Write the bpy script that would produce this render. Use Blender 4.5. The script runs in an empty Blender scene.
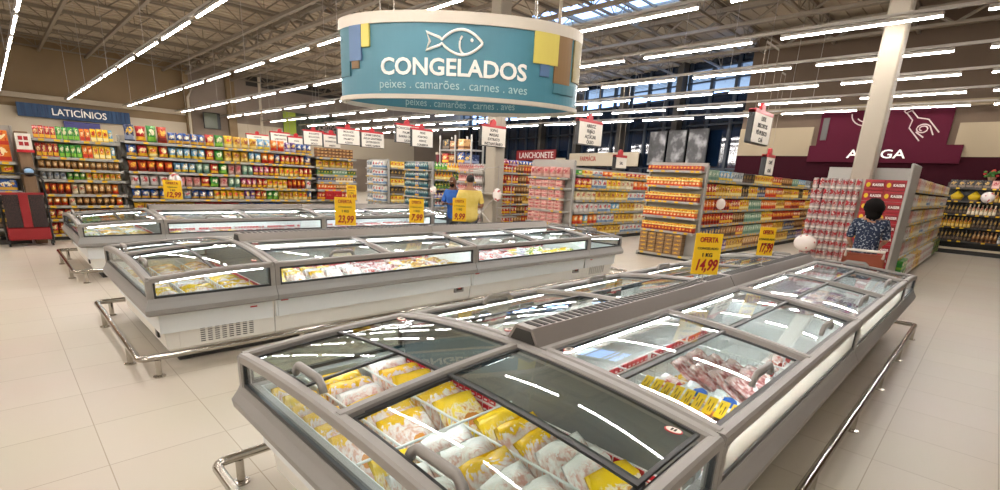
import bpy, bmesh, math, random
from mathutils import Vector, Matrix, Euler
random.seed(7)
PI = math.pi
C = bpy.context.scene.collection
scene = bpy.context.scene

# ------------------------------------------------------------------ helpers
def lin(c):
    return c / 12.92 if c <= .04045 else ((c + .055) / 1.055) ** 2.4
def hx(s):
    s = s.lstrip('#')
    return tuple(lin(int(s[i:i + 2], 16) / 255) for i in (0, 2, 4)) + (1,)

class MB:
    def __init__(s): s.v = []; s.f = []; s.m = []; s.cur = 0
    def add(s, vs, fs):
        n = len(s.v); s.v += [tuple(p) for p in vs]
        for f in fs: s.f.append([i + n for i in f]); s.m.append(s.cur)
    def box(s, x0, y0, z0, x1, y1, z1):
        s.add([(x0, y0, z0), (x1, y0, z0), (x1, y1, z0), (x0, y1, z0), (x0, y0, z1), (x1, y0, z1), (x1, y1, z1), (x0, y1, z1)],
              [(0, 3, 2, 1), (4, 5, 6, 7), (0, 1, 5, 4), (1, 2, 6, 5), (2, 3, 7, 6), (3, 0, 4, 7)])
    def cbox(s, x0, y0, z0, x1, y1, z1, b=.01):            # box with chamfered edges
        bm = bmesh.new()
        r = bmesh.ops.create_cube(bm, size=1)
        for v in bm.verts:
            v.co = ((x0 + x1) / 2 + v.co.x * (x1 - x0), (y0 + y1) / 2 + v.co.y * (y1 - y0), (z0 + z1) / 2 + v.co.z * (z1 - z0))
        bmesh.ops.bevel(bm, geom=bm.edges[:], offset=b, segments=1, affect='EDGES')
        bm.verts.index_update()
        s.add([v.co[:] for v in bm.verts], [[v.index for v in f.verts] for f in bm.faces]); bm.free()
    def loops(s, rings, closed=True, cap=True):
        n = len(rings[0]); vs = [p for r in rings for p in r]; fs = []
        for i in range(len(rings) - 1):
            for j in range(n if closed else n - 1):
                k = (j + 1) % n
                fs.append((i * n + j, i * n + k, (i + 1) * n + k, (i + 1) * n + j))
        if cap and closed:
            fs.append(tuple(range(n))[::-1]); fs.append(tuple((len(rings) - 1) * n + j for j in range(n)))
        s.add(vs, fs)
    def tube(s, pts, r, n=8, closed=False):
        pts = [Vector(p) for p in pts]; rings = []; m = len(pts)
        for i, p in enumerate(pts):
            if closed: d = pts[(i + 1) % m] - pts[i - 1]
            else: d = pts[min(i + 1, m - 1)] - pts[max(i - 1, 0)]
            d.normalize()
            up = Vector((0, 0, 1)) if abs(d.z) < .95 else Vector((1, 0, 0))
            a = d.cross(up).normalized(); b = a.cross(d)
            rr = r[i] if isinstance(r, (list, tuple)) else r
            rings.append([p + a * rr * math.cos(2 * PI * k / n) + b * rr * math.sin(2 * PI * k / n) for k in range(n)])
        if closed: rings.append(rings[0])
        s.loops(rings, cap=not closed)
    def sweep(s, pts, prof, closed=False, up=(0, 0, 1)):   # prof: (side, up) pairs
        pts = [Vector(p) for p in pts]; rings = []; m = len(pts); up = Vector(up)
        for i, p in enumerate(pts):
            if closed: d = pts[(i + 1) % m] - pts[i - 1]
            else: d = pts[min(i + 1, m - 1)] - pts[max(i - 1, 0)]
            d.normalize(); a = d.cross(up).normalized(); b = a.cross(d)
            rings.append([p + a * q[0] + b * q[1] for q in prof])
        if closed: rings.append(rings[0])
        s.loops(rings, cap=not closed)
    def lathe(s, prof, c=(0, 0, 0), n=12):
        s.loops([[(c[0] + r * math.cos(2 * PI * k / n), c[1] + r * math.sin(2 * PI * k / n), c[2] + z) for k in range(n)] for r, z in prof])
    def ell(s, c, r, nu=12, nv=8):
        s.loops([[(c[0] + r[0] * math.sin(PI * i / nv) * math.cos(2 * PI * k / nu), c[1] + r[1] * math.sin(PI * i / nv) * math.sin(2 * PI * k / nu), c[2] - r[2] * math.cos(PI * i / nv)) for k in range(nu)] for i in [.15] + list(range(1, nv)) + [nv - .15]])
    def slab(s, fn, us, vs, t):                             # thick sheet over fn(u,v)->point
        top = [[Vector(fn(u, v)) for v in vs] for u in us]; n = len(vs); k = len(us)
        P = [p for r in top for p in r] + [p - Vector((0, 0, t)) for r in top for p in r]; o = n * k; F = []; P = P + P; d_ = 2 * o
        for i in range(k - 1):
            for j in range(n - 1):
                a = i * n + j; F.append((a, a + 1, a + n + 1, a + n)); F.append((o + a, o + a + n, o + a + n + 1, o + a + 1))
        for i in range(k - 1):
            for j in (0, n - 1): a = d_ + i * n + j; F.append((a, a + n, o + a + n, o + a))
        for j in range(n - 1):
            for i in (0, k - 1): a = d_ + i * n + j; F.append((a, a + 1, o + a + 1, o + a))
        s.add(P, F)
    def xf(s, M):
        s.v = [tuple(M @ Vector(p)) for p in s.v]; return s
    def mesh(s, name, mats, smooth=False):
        me = bpy.data.meshes.new(name); me.from_pydata(s.v, [], s.f)
        if not isinstance(mats, (list, tuple)): mats = [mats]
        for m in mats: me.materials.append(m)
        me.polygons.foreach_set('material_index', s.m)
        bm = bmesh.new(); bm.from_mesh(me); bmesh.ops.recalc_face_normals(bm, faces=bm.faces[:]); bm.to_mesh(me); bm.free()
        if smooth:
            me.polygons.foreach_set('use_smooth', [True] * len(me.polygons))
        me.update(); return me
    def build(s, name, mats, parent=None, loc=(0, 0, 0), smooth=False, rot=None):
        return ob(name, s.mesh(name, mats, smooth), parent, loc, rot)

def ob(name, me, parent=None, loc=(0, 0, 0), rot=None, scale=None):
    o = bpy.data.objects.new(name, me); C.objects.link(o)
    o.location = loc
    if rot is not None: o.rotation_euler = rot
    if scale is not None: o.scale = scale
    if parent is not None: o.parent = parent
    return o
def tag(o, label, cat, group=None):
    o['label'] = label; o['category'] = cat
    if group: o['group'] = group
    return o
def thing(name, label, cat, loc=(0, 0, 0), rz=0, group=None):
    return tag(ob(name, None, None, loc, (0, 0, rz)), label, cat, group)
def struct(o):
    o['kind'] = 'structure'; return o
KIDS = {}
def copy_tree(o, parent=None):
    c = o.copy(); C.objects.link(c)
    if parent is not None: c.parent = parent
    for ch in list(o.children): copy_tree(ch, c)
    return c
def put(proto, loc, rot=(0, 0, 0), scale=(1, 1, 1), mat=None, label=None, cat=None, group=None, name=None):
    c = proto.copy(); C.objects.link(c); c.location = loc; c.rotation_euler = rot; c.scale = scale
    if name: c.name = name
    if mat is not None:
        c.material_slots[0].link = 'OBJECT'; c.material_slots[0].material = mat
    if label: tag(c, label, cat, group)
    for ch in list(proto.children):
        d = ch.copy(); C.objects.link(d); d.parent = c
    return c

# ------------------------------------------------------------------ materials
def mat(name, col, rough=.5, metal=0, spec=.5, em=None, es=0):
    m = bpy.data.materials.new(name); m.use_nodes = True
    b = m.node_tree.nodes['Principled BSDF']
    if isinstance(col, str): col = hx(col)
    b.inputs['Base Color'].default_value = col; b.inputs['Roughness'].default_value = rough
    b.inputs['Metallic'].default_value = metal; b.inputs['Specular IOR Level'].default_value = spec
    if em is not None:
        b.inputs['Emission Color'].default_value = hx(em) if isinstance(em, str) else em
        b.inputs['Emission Strength'].default_value = es
    return m
def noise_mat(name, stops, scale=8, rough=.45, detail=3, coord='Object', spec=.5, bump=0, constant=False, stretch=(1, 1, 1)):
    m = mat(name, (1, 1, 1, 1), rough, 0, spec); nt = m.node_tree; L = nt.links.new; b = nt.nodes['Principled BSDF']
    tc = nt.nodes.new('ShaderNodeTexCoord'); mp = nt.nodes.new('ShaderNodeMapping'); mp.inputs['Scale'].default_value = stretch
    oi = nt.nodes.new('ShaderNodeObjectInfo'); ad = nt.nodes.new('ShaderNodeVectorMath'); ad.operation = 'ADD'
    mu = nt.nodes.new('ShaderNodeMath'); mu.operation = 'MULTIPLY'; mu.inputs[1].default_value = 37
    L(oi.outputs['Random'], mu.inputs[0]); L(tc.outputs[coord], mp.inputs[0]); L(mp.outputs[0], ad.inputs[0]); L(mu.outputs[0], ad.inputs[1])
    n = nt.nodes.new('ShaderNodeTexNoise'); n.inputs['Scale'].default_value = scale; n.inputs['Detail'].default_value = detail
    L(ad.outputs[0], n.inputs['Vector'])
    r = nt.nodes.new('ShaderNodeValToRGB'); L(n.outputs['Fac'], r.inputs[0])
    e = r.color_ramp.elements
    while len(e) < len(stops): e.new(.5)
    for i, (p, c) in enumerate(stops): e[i].position = p; e[i].color = hx(c)
    if constant: r.color_ramp.interpolation = 'CONSTANT'
    L(r.outputs[0], b.inputs['Base Color'])
    if bump:
        bp = nt.nodes.new('ShaderNodeBump'); bp.inputs['Strength'].default_value = bump; bp.inputs['Distance'].default_value = .02
        L(n.outputs['Fac'], bp.inputs['Height']); L(bp.outputs[0], b.inputs['Normal'])
    return m
def pack_mat(name, base, acc, acc2, rough=.35, band=(.36, .64), ax=.3, az=.17):
    """printed packaging: base colour, a band, an oval picture and small print"""
    m = mat(name, (1, 1, 1, 1), rough); nt = m.node_tree; L = nt.links.new; b = nt.nodes['Principled BSDF']; N = nt.nodes.new
    tc = N('ShaderNodeTexCoord'); sp = N('ShaderNodeSeparateXYZ'); L(tc.outputs['Generated'], sp.inputs[0])
    def M(op, a, c=None):
        x = N('ShaderNodeMath'); x.operation = op
        for i, q in enumerate((a, c)):
            if q is None: continue
            if isinstance(q, (int, float)): x.inputs[i].default_value = q
            else: L(q, x.inputs[i])
        return x.outputs[0]
    ns = N('ShaderNodeTexNoise'); ns.inputs['Scale'].default_value = 4.5; ns.inputs['Detail'].default_value = 3; L(tc.outputs['Generated'], ns.inputs['Vector'])
    oi = N('ShaderNodeObjectInfo'); ns.noise_dimensions = '4D'; L(M('MULTIPLY', oi.outputs['Random'], 3.0), ns.inputs['W'])
    wb = M('MULTIPLY', M('SUBTRACT', ns.outputs['Fac'], .5), 1.1)
    dx = M('DIVIDE', M('ADD', M('SUBTRACT', sp.outputs[0], .5), wb), ax); dz = M('DIVIDE', M('ADD', M('SUBTRACT', sp.outputs[2], .62), wb), az)
    oval = M('LESS_THAN', M('ADD', M('MULTIPLY', dx, dx), M('MULTIPLY', dz, dz)), 1.0)
    low = M('MULTIPLY', M('LESS_THAN', sp.outputs[2], band[1] - .3), M('GREATER_THAN', sp.outputs[2], band[0] - .26))
    sp2 = M('GREATER_THAN', ns.outputs['Fac'], .6)
    def mix(f, a, c):
        x = N('ShaderNodeMix'); x.data_type = 'RGBA'; L(f, x.inputs[0])
        for i, q in ((6, a), (7, c)):
            if isinstance(q, str): x.inputs[i].default_value = hx(q)
            else: L(q, x.inputs[i])
        return x.outputs[2]
    c = mix(low, base, acc2); c = mix(oval, c, acc); c = mix(sp2, c, acc2)
    L(c, b.inputs['Base Color']); return m
def glass(name, tint, base=.05, k=.9, rough=.0, frost=0):
    m = bpy.data.materials.new(name); m.use_nodes = True; nt = m.node_tree; nt.nodes.clear(); N = nt.nodes.new; L = nt.links.new
    out = N('ShaderNodeOutputMaterial'); tr = N('ShaderNodeBsdfTransparent'); gl = N('ShaderNodeBsdfGlossy'); mx = N('ShaderNodeMixShader')
    tr.inputs[0].default_value = hx(tint); gl.inputs['Roughness'].default_value = rough; gl.inputs[0].default_value = (.95, .97, 1, 1)
    lw = N('ShaderNodeLayerWeight'); lw.inputs[0].default_value = .5
    p = N('ShaderNodeMath'); p.operation = 'POWER'; p.inputs[1].default_value = 4.5; L(lw.outputs['Facing'], p.inputs[0])
    q = N('ShaderNodeMath'); q.operation = 'MULTIPLY_ADD'; q.inputs[1].default_value = k; q.inputs[2].default_value = base; L(p.outputs[0], q.inputs[0])
    L(q.outputs[0], mx.inputs[0]); L(tr.outputs[0], mx.inputs[1]); L(gl.outputs[0], mx.inputs[2])
    if frost:
        df = N('ShaderNodeBsdfDiffuse'); df.inputs[0].default_value = hx('#d9d8cc'); m2 = N('ShaderNodeMixShader'); m2.inputs[0].default_value = frost
        tl = N('ShaderNodeBsdfTranslucent'); tl.inputs[0].default_value = hx('#e4e2d6'); ad = N('ShaderNodeMixShader'); ad.inputs[0].default_value = .6
        L(df.outputs[0], ad.inputs[1]); L(tl.outputs[0], ad.inputs[2]); L(mx.outputs[0], m2.inputs[1]); L(ad.outputs[0], m2.inputs[2]); L(m2.outputs[0], out.inputs[0])
    else: L(mx.outputs[0], out.inputs[0])
    return m
def floor_mat():
    m = mat('floor_tile', (1, 1, 1, 1), .32, 0, .4); nt = m.node_tree; N = nt.nodes.new; L = nt.links.new; b = nt.nodes['Principled BSDF']
    tc = N('ShaderNodeTexCoord'); mp = N('ShaderNodeMapping'); mp.inputs['Location'].default_value = (-.23, -.23, 0)
    L(tc.outputs['Object'], mp.inputs[0])
    br = N('ShaderNodeTexBrick'); br.offset = 0; br.inputs['Scale'].default_value = 1; br.inputs['Brick Width'].default_value = .61; br.inputs['Row Height'].default_value = .61
    br.inputs['Mortar Size'].default_value = .003; br.inputs['Mortar Smooth'].default_value = .1
    br.inputs['Color1'].default_value = hx('#c9c0b1'); br.inputs['Color2'].default_value = hx('#c5bbab'); br.inputs['Mortar'].default_value = hx('#a39682')
    L(mp.outputs[0], br.inputs['Vector'])
    ns = N('ShaderNodeTexNoise'); ns.inputs['Scale'].default_value = .8; ns.inputs['Detail'].default_value = 5; L(tc.outputs['Object'], ns.inputs['Vector'])
    mx = N('ShaderNodeMix'); mx.data_type = 'RGBA'; mx.blend_type = 'MULTIPLY'; mx.inputs[0].default_value = .12
    L(br.outputs['Color'], mx.inputs[6]); L(ns.outputs['Color'], mx.inputs[7]); L(mx.outputs[2], b.inputs['Base Color'])
    rr = N('ShaderNodeMapRange'); rr.inputs['To Min'].default_value = .28; rr.inputs['To Max'].default_value = .45; L(ns.outputs['Fac'], rr.inputs[0]); L(rr.outputs[0], b.inputs['Roughness'])
    return m

EM_TUBE = 96
M_floor = floor_mat()
M_wallbrown = noise_mat('brown_wall_paint', [(.3, '#7a664a'), (.7, '#836e51')], .4, .8)
M_wallbrick = noise_mat('taupe_wall_paint', [(.3, '#857769'), (.7, '#8d7f71')], .5, .8)
M_wallright = noise_mat('right_wall_paint', [(.3, '#4f3f30'), (.7, '#544434')], .4, .8)
M_roof = noise_mat('roof_sheet', [(.3, '#a3947e'), (.7, '#ada08b')], .3, .7)
M_steel = mat('painted_steel', '#7d7263', .6)
M_steeldark = mat('dark_steel', '#3a3733', .6)
M_cream = mat('cream_panel', '#bfb39d', .7)
M_band = mat('beige_band', '#85775f', .7)
M_evap = mat('grey_cooling_cover', '#6f706f', .45)
M_maroon = mat('maroon_board', '#431221', .8, 0, .1)
M_maroond = mat('dark_maroon_wall', '#2c0c14', .9, 0, .1)
M_white = mat('white_enamel', '#f4f1e8', .35)
M_liner = mat('white_liner', '#e8ecec', .4)
M_grey = mat('grey_frame_plastic', '#8f8b86', .42)
M_collar = mat('grey_collar_plastic', '#8e8c89', .4)
M_console = mat('console_metal', '#918a84', .38, .3)
M_dark = mat('dark_gasket', '#2a2b2c', .4)
M_slot = mat('slot_black', '#35332f', .7)
M_chrome = mat('brushed_steel', '#b8b3aa', .16, 1)
M_wire = mat('white_wire', '#dfe2e0', .4)
M_red = mat('red_plastic', '#b81c24', .4)
M_redtag = mat('red_tag', '#c41a2c', .4)
M_black = mat('black_plastic', '#151515', .4)
M_yellow = mat('yellow_card', '#f2c414', .6)
M_ink = mat('dark_ink', '#2a2620', .7)
M_redink = mat('dark_red_ink', '#a01c1c', .7)
M_trimwhite = mat('trim_white', '#c9c0b1', .5)
M_signwhite = mat('sign_white', '#e8e2d6', .5)
M_teal = noise_mat('teal_panel', [(.35, '#437b8c'), (.65, '#498496')], 1.2, .45)
M_letter = mat('letter_white', '#f3f1ea', .5)
M_lettersoft = mat('letter_pale_teal', '#a9c9cd', .6)
M_navy = noise_mat('navy_board', [(.35, '#1c3558'), (.65, '#274a70')], 3, .6, stretch=(4, 1, .2))
M_led = mat('freezer_led', '#ffffff', .5, em='#f8fbff', es=75)
M_led2 = mat('end_freezer_led', '#ffffff', .5, em='#f8fbff', es=20)
M_tube = mat('led_tube', '#ffffff', .5, em='#fff8f2', es=EM_TUBE)
M_alu = mat('aluminium', '#a9a39a', .35, .6)
M_glass = glass('lid_glass', '#eef3f1', .014, .75)
M_glassside = glass('frosted_side_glass', '#f3f1ea', .05, .5, frost=.42)
M_glassfront = glass('front_glass', '#eef4f4', .035, .6)
M_glassblue = glass('facade_glass', '#5f86b8', .10, .9)
M_skyglass = glass('clerestory_glass', '#d5e6ff', .03, .5)
M_shelf = mat('shelf_grey', '#a6a49e', .45, .2)
M_shelfback = mat('shelf_back_grey', '#a8a49c', .6)
M_skin1 = mat('skin_light_brown', '#a9795c', .55)
M_skin2 = mat('skin_dark_brown', '#6d4530', .55)
M_hair = mat('dark_hair', '#0f0b09', .9, 0, .2)
M_yshirt = noise_mat('yellow_shirt', [(.35, '#e0c25a'), (.65, '#ecd276')], 6, .8)
M_bshirt = noise_mat('blue_shirt', [(.4, '#1f4f9c'), (.6, '#2a62b4')], 6, .8)
M_trous = mat('dark_trousers', '#3d4148', .8)
M_wood = noise_mat('brown_laminate', [(.3, '#7c6248'), (.7, '#8d7256')], 2, .6, stretch=(6, 6, .5))
M_mesh = noise_mat('black_mesh', [(.45, '#17100f'), (.55, '#3a2422')], 90, .6)
def navy_print():
    m = noise_mat('navy_blouse_print', [(.0, '#1d2b44'), (.56, '#1d2b44'), (.6, '#98a0ad')], 38, .8, 1, constant=True); return m
M_blouse = navy_print()

# ------------------------------------------------------------------ text
FONTC = {}
def text_mesh(s, size, ext=.004, bold=0, align='CENTER', shear=0):
    cu = bpy.data.curves.new('lettering', 'FONT'); cu.body = s; cu.size = size; cu.extrude = ext; cu.align_x = align; cu.align_y = 'CENTER'
    cu.offset = bold; cu.resolution_u = 3; cu.shear = shear
    o = bpy.data.objects.new('lettering', cu)
    me = bpy.data.meshes.new_from_object(o)
    bpy.data.objects.remove(o); return me
def text_on(s, size, parent, loc, m, name='lettering', rot=(PI / 2, 0, 0), ext=.003, bold=0, width=None, shear=0):
    me = text_mesh(s, size, ext, bold, shear=shear); me.materials.clear(); me.materials.append(m); me.name = name
    o = ob(name, me, parent, loc, rot)
    if width:
        w = max(v.co.x for v in me.vertices) - min(v.co.x for v in me.vertices)
        o.scale = (width / w, 1, 1)
    return o

# ------------------------------------------------------------------ the setting
RZ = 7.75
def sbox(name, m, *b):
    q = MB(); q.box(*b); return struct(q.build(name, m))
sbox('floor', M_floor, -9, -9, -.2, 34, 39, 0)
q = MB()
for b in ((-9, -9, 15.6, 39), (17.4, -9, 34, 39), (15.6, -9, 17.4, 8), (15.6, 17, 17.4, 39)): q.box(b[0], b[1], RZ, b[2], b[3], RZ + .12)
for k in range(100):                                        # ribs of the roof sheeting
    y = -8.8 + k * .48
    if y > 7.8 and y < 17.1:
        q.box(-9, y, RZ - .03, 15.6, y + .1, RZ); q.box(17.4, y, RZ - .03, 31, y + .1, RZ)
    else: q.box(-9, y, RZ - .03, 31, y + .1, RZ)
struct(q.build('ceiling', M_roof))
w = MB(); w.box(15.6, 8, RZ + .03, 17.4, 17, RZ + .05)
sky = struct(w.build('window_1', M_skyglass))
q = MB()
for k in range(10): q.box(15.55, 8 + k, RZ - .04, 17.45, 8.06 + k, RZ + .03)
q.build('window_bars', M_steel, sky)
sbox('wall_left', M_wallbrown, -9, 38, 0, 9.5, 38.3, RZ)
sbox('wall_far', M_wallbrick, 9.5, 38.05, 0, 34, 38.35, RZ)
q = MB(); q.box(11.85, 37.75, 0, 12.35, 38.05, RZ); q.box(9.35, 37.7, 0, 9.65, 38.1, RZ)
struct(q.build('trim_1', M_wallbrown))
sbox('trim_2', M_steeldark, 13.2, 37.98, 6.9, 22, 38.05, 7.6)  # dark strip painted in for the shaded gap under the roof trusses
sbox('trim_3', M_cream, -9, 37.85, 4.55, 9.5, 38, 4.8)
sbox('trim_4', M_cream, -9, 37.93, 2.3, 9.35, 38, 4.1)
sbox('trim_5', M_cream, 12.4, 37.97, 2.6, 27, 38.05, 4.4)
sbox('wall_front', M_wallbrown, -9.3, -9, 0, -9, 39, RZ)
sbox('wall_rear', M_wallbrown, -9, -9.3, 0, 31, -9, RZ)
sbox('wall_right', M_wallright, 23, -9, 0, 23.3, 8.5, RZ)
sbox('wall_return', M_wallright, 23.3, 8.2, 0, 25.1, 8.5, RZ)
sbox('trim_6', M_band, 22.8, -9, 4.72, 23, 8.5, 4.92)
q = MB(); q.box(22.93, 5.75, 3.12, 23, 8.5, 4.2); q.box(22.93, -9, 3.12, 23, 1.5, 4.2); struct(q.build('trim_7', M_band))
sbox('trim_8', M_maroond, 22.95, -9, 0, 23, 8.5, 3.12)
# glazed shop front
F0 = Vector((24.95, 8.5, 0)); FD = Vector((3, 12, 0)).normalized(); FN = Vector((-12, 3, 0)).normalized(); FA = math.atan2(-12, -3)
def fpt(y, z, off=0): return F0 + FD * ((y - 8.5) / FD.y) + FN * off + Vector((0, 0, z))
def fpanel(q, y0, y1, z0, z1, t0=0, t1=.06):
    P = []
    for off in (t0, t1):
        P += [fpt(y0, z0, off), fpt(y1, z0, off), fpt(y1, z1, off), fpt(y0, z1, off)]
    q.add(P, [(0, 1, 2, 3), (4, 7, 6, 5), (0, 4, 5, 1), (1, 5, 6, 2), (2, 6, 7, 3), (3, 7, 4, 0)])
M_darkglass = mat('tinted_glazing', '#0d1c30', .06, 0, .9)
q = MB(); fpanel(q, 8.5, 38, 0, 6.15, -.05, 0); fpanel(q, 8.5, 38, 7.35, RZ, -.05, 0); struct(q.build('window_2', M_darkglass))
q = MB(); fpanel(q, 8.5, 38, 6.15, 7.35, -.03, -.01); wn = struct(q.build('window_3', M_skyglass))
M_mull = mat('blue_black_mullion', '#16222f', .5)
q = MB()
y = 8.5
while y < 38:
    fpanel(q, y, y + .16, 0, RZ, -.06, .1); y += 1.3
for z in (6.1, 6.72, 7.32, 4.7, 2.6): fpanel(q, 8.5, 38, z, z + .08, -.06, .07)
struct(q.build('trim_9', M_mull))
q = MB(); 
for y in (12.6, 16.5, 20.4, 24.3): fpanel(q, y, y + .35, 0, RZ, .1, .5)
struct(q.build('trim_10', M_steeldark))
# roof steel: open-web joists along the hall, deep girders across
def bar(q, a, b, r): q.tube([a, b], r, 4)
for k in range(-8, 11):
    y = 13.0 + 2.45 * k; x1 = 23 if y < 8.4 else 24.5 + (y - 8.5) * .25
    q = MB(); q.box(-9, y - .05, 7.62, x1, y + .05, 7.72); q.box(-9, y - .04, 7.1, x1, y + .04, 7.17)
    x = -9
    while x < x1 - 1.2:
        bar(q, (x, y, 7.13), (x + .65, y, 7.65), .022); bar(q, (x + .65, y, 7.65), (x + 1.3, y, 7.13), .022); bar(q, (x + 1.3, y, 7.13), (x + 1.3, y, 7.65), .016); x += 1.3
    struct(q.build('roof_joist', M_steel))
for x in (2.8, 4.75, 8.4, 12.2, 14.3):
    q = MB(); q.box(x - .06, -9, 6.98, x + .06, 38, 7.1); struct(q.build('roof_beam', M_steel))
for x in (9.6, 18.4, 21.8):
    q = MB(); q.box(x - .1, -9, 7.45, x + .1, 38, 7.6); q.box(x - .1, -9, 6.95, x + .1, 38, 7.05)
    y = -9
    while y < 37:
        bar(q, (x, y, 7.0), (x, y + .8, 7.5), .05); bar(q, (x, y + .8, 7.5), (x, y + 1.6, 7.0), .05); y += 1.6
    struct(q.build('roof_girder', M_steel))
def column(x, y, w, m, top=RZ):
    q = MB(); q.cbox(x - w / 2, y - w / 2, 0, x + w / 2, y + w / 2, top, .03); q.box(x - w / 2 - .03, y - w / 2 - .03, 0, x + w / 2 + .03, y + w / 2 + .03, .12)
    struct(q.build('column', m))
M_col = mat('column_paint', '#a9a090', .6)
column(11.85, 1.98, .34, M_col); column(11.3, 11.55, .44, M_col)
q = MB(); q.tube([(13.9, 37.6, 0), (13.9, 37.6, RZ)], .09, 8); q.tube([(9.5, 37.6, 0), (9.5, 37.6, 5.6), (10, 37.6, 6.6), (12, 37.6, 7.5)], .08, 8)
struct(q.build('drain_pipe', M_cream))

# ------------------------------------------------------------------ LED light rows
LX = [-6.86, -4.28, -1.7, .9, 3.44, 6.0, 8.58, 11.1, 13.72, 16.25, 18.85, 21.4]  # first three rows are out of view, added for extra light
q = MB(); q.cbox(-.04, -1.19, 0, .04, 1.19, .06, .01)
tube0 = q.build('hanging_tube_light', M_alu); q = MB(); q.tube([(0, -1.18, -.012), (0, 1.18, -.012)], .015, 8); tl = q.build('led_tube', M_tube, tube0); tl['label'] = 'glowing white LED tube'
tag(tube0, 'x', 'light')
ords = {.9: 'row over the floor left of the freezers', 3.44: 'long row ending above the dairy sign', 6.0: 'row running left of the round freezer sign', 8.58: 'row passing behind the round freezer sign',
        11.1: 'row above the gondola heads', 13.72: 'row just behind the gondola heads', 16.25: 'row over the middle of the grocery aisles', 18.85: 'row in front of the wine sign wall', 21.4: 'row closest to the wine sign wall'}
first = True
for x in LX:
    y = -6.215 if x < 3 else (2.47 if x < 9 else -.425); ymax = 37 if x > 0 else 20
    q = MB(); q.box(-.03, -8, .12, .03, ymax, .17)
    yy = -6
    while yy < ymax: bar(q, (0, yy, .15), (0, yy, RZ - 4.5), .008); yy += 5.8
    r = q.build('light_rail', M_alu, None, (x, 0, 4.5))
    tag(r, 'thin metal light rail carrying the LED ' + ords.get(x, 'row added out of view for extra light'), 'light rail', None if x > 0 else 'light rails of the rows added out of view')
    while y < ymax - 1:
        if first: o = tube0; first = False
        else: o = copy_tree(tube0)
        o.location = (x, y + .0, 4.56 - .06 + .04)
        o['label'] = 'slim white LED tube light in the ' + ords.get(x, 'row added out of view for extra light'); o['group'] = 'LED tubes, ' + ords.get(x, 'row added out of view for extra light')
        y += 2.895

# ------------------------------------------------------------------ island freezers
W, LC, LU = 2.02, 1.0, 2.535
IX, IY = .735, (.515, 4.635, 8.85)
HC = W / 2
ZG = .62                                                   # bottom of the glass
def zrow(v): t = (v - HC) / HC; return .835 + .085 * (1 - t * t)
def zcap(u, v):
    s = max(0, min(1, u / LC)); t = (v - HC) / HC
    return .785 + .05 * (1 - (1 - s) ** 2) + (.06 + .025 * s) * (1 - t * t)
def lerp(a, b, n): return [a + (b - a) * i / (n - 1) for i in range(n)]
RP = [(-.024, -.042), (.024, -.042), (.024, -.006), (.015, .004), (-.015, .004), (-.024, -.006)]      # frame section
def frame_bar(q, pts, w=1.0): q.sweep(pts, [(a * w, b) for a, b in RP])
def handle_mesh():
    q = MB(); r = [(-.014, -.012), (.014, -.012), (.018, .0), (.014, .012), (-.014, .012), (-.018, 0)]
    q.sweep([(0, -.135, 0), (0, -.12, .028), (0, -.095, .05), (0, .095, .05), (0, .12, .028), (0, .135, 0)], r, up=(1, 0, 0)); 
    return q.mesh('handle', M_grey, True)
HANDLE = handle_mesh()
M_tagwhite = mat('tag_rail_white', '#e9e9e6', .4)
def price_rail(q, fn, n, z0):                              # fn(t) -> (x,y), two rows of red tags on a white rail
    q.cur = 0
    for z in (z0, z0 + .055):
        a, b = fn(0, 0), fn(1, .006)
        x0, x1 = sorted((a[0], b[0])); y0, y1 = sorted((a[1], b[1])); q.box(x0, y0, z - .004, x1, y1, z + .048)
    q.cur = 1
    for z in (z0, z0 + .055):
        for i in range(n):
            if (i * 7 + int(z * 100)) % 11 == 0: continue
            a, b = fn((i + .08) / n, .006), fn((i + .9) / n, .012)
            x0, x1 = sorted((a[0], b[0])); y0, y1 = sorted((a[1], b[1])); q.box(x0, y0, z + .004, x1, y1, z + .042)
    q.cur = 2
    for z in (z0, z0 + .055):
        for i in range(n):
            a, b = fn((i + .25) / n, .012), fn((i + .7) / n, .0135)
            x0, x1 = sorted((a[0], b[0])); y0, y1 = sorted((a[1], b[1])); q.box(x0, y0, z + .012, x1, y1, z + .02)
def badge(parent, loc, rz=0, tilt=(0, 0)):
    q = MB(); q.loops([[(.034 * math.cos(a) * k, .022 * math.sin(a) * k, z) for a in [2 * PI * i / 20 for i in range(20)]] for k, z in ((1, 0), (1, .003))]); 
    o = q.build('oval_badge', M_red, parent, loc, rot=(tilt[0], tilt[1], rz)); 
    q = MB(); q.loops([[(.029 * math.cos(a) * k, .018 * math.sin(a) * k, z) for a in [2 * PI * i / 20 for i in range(20)]] for k, z in ((1, .003), (1, .0045))]); q.build('badge_face', M_signwhite, o)
    q = MB()
    for x in (-.009, .004): q.box(x, -.009, .0045, x + .007, .009, .006)
    q.build('badge_mark', M_ink, o)
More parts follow.
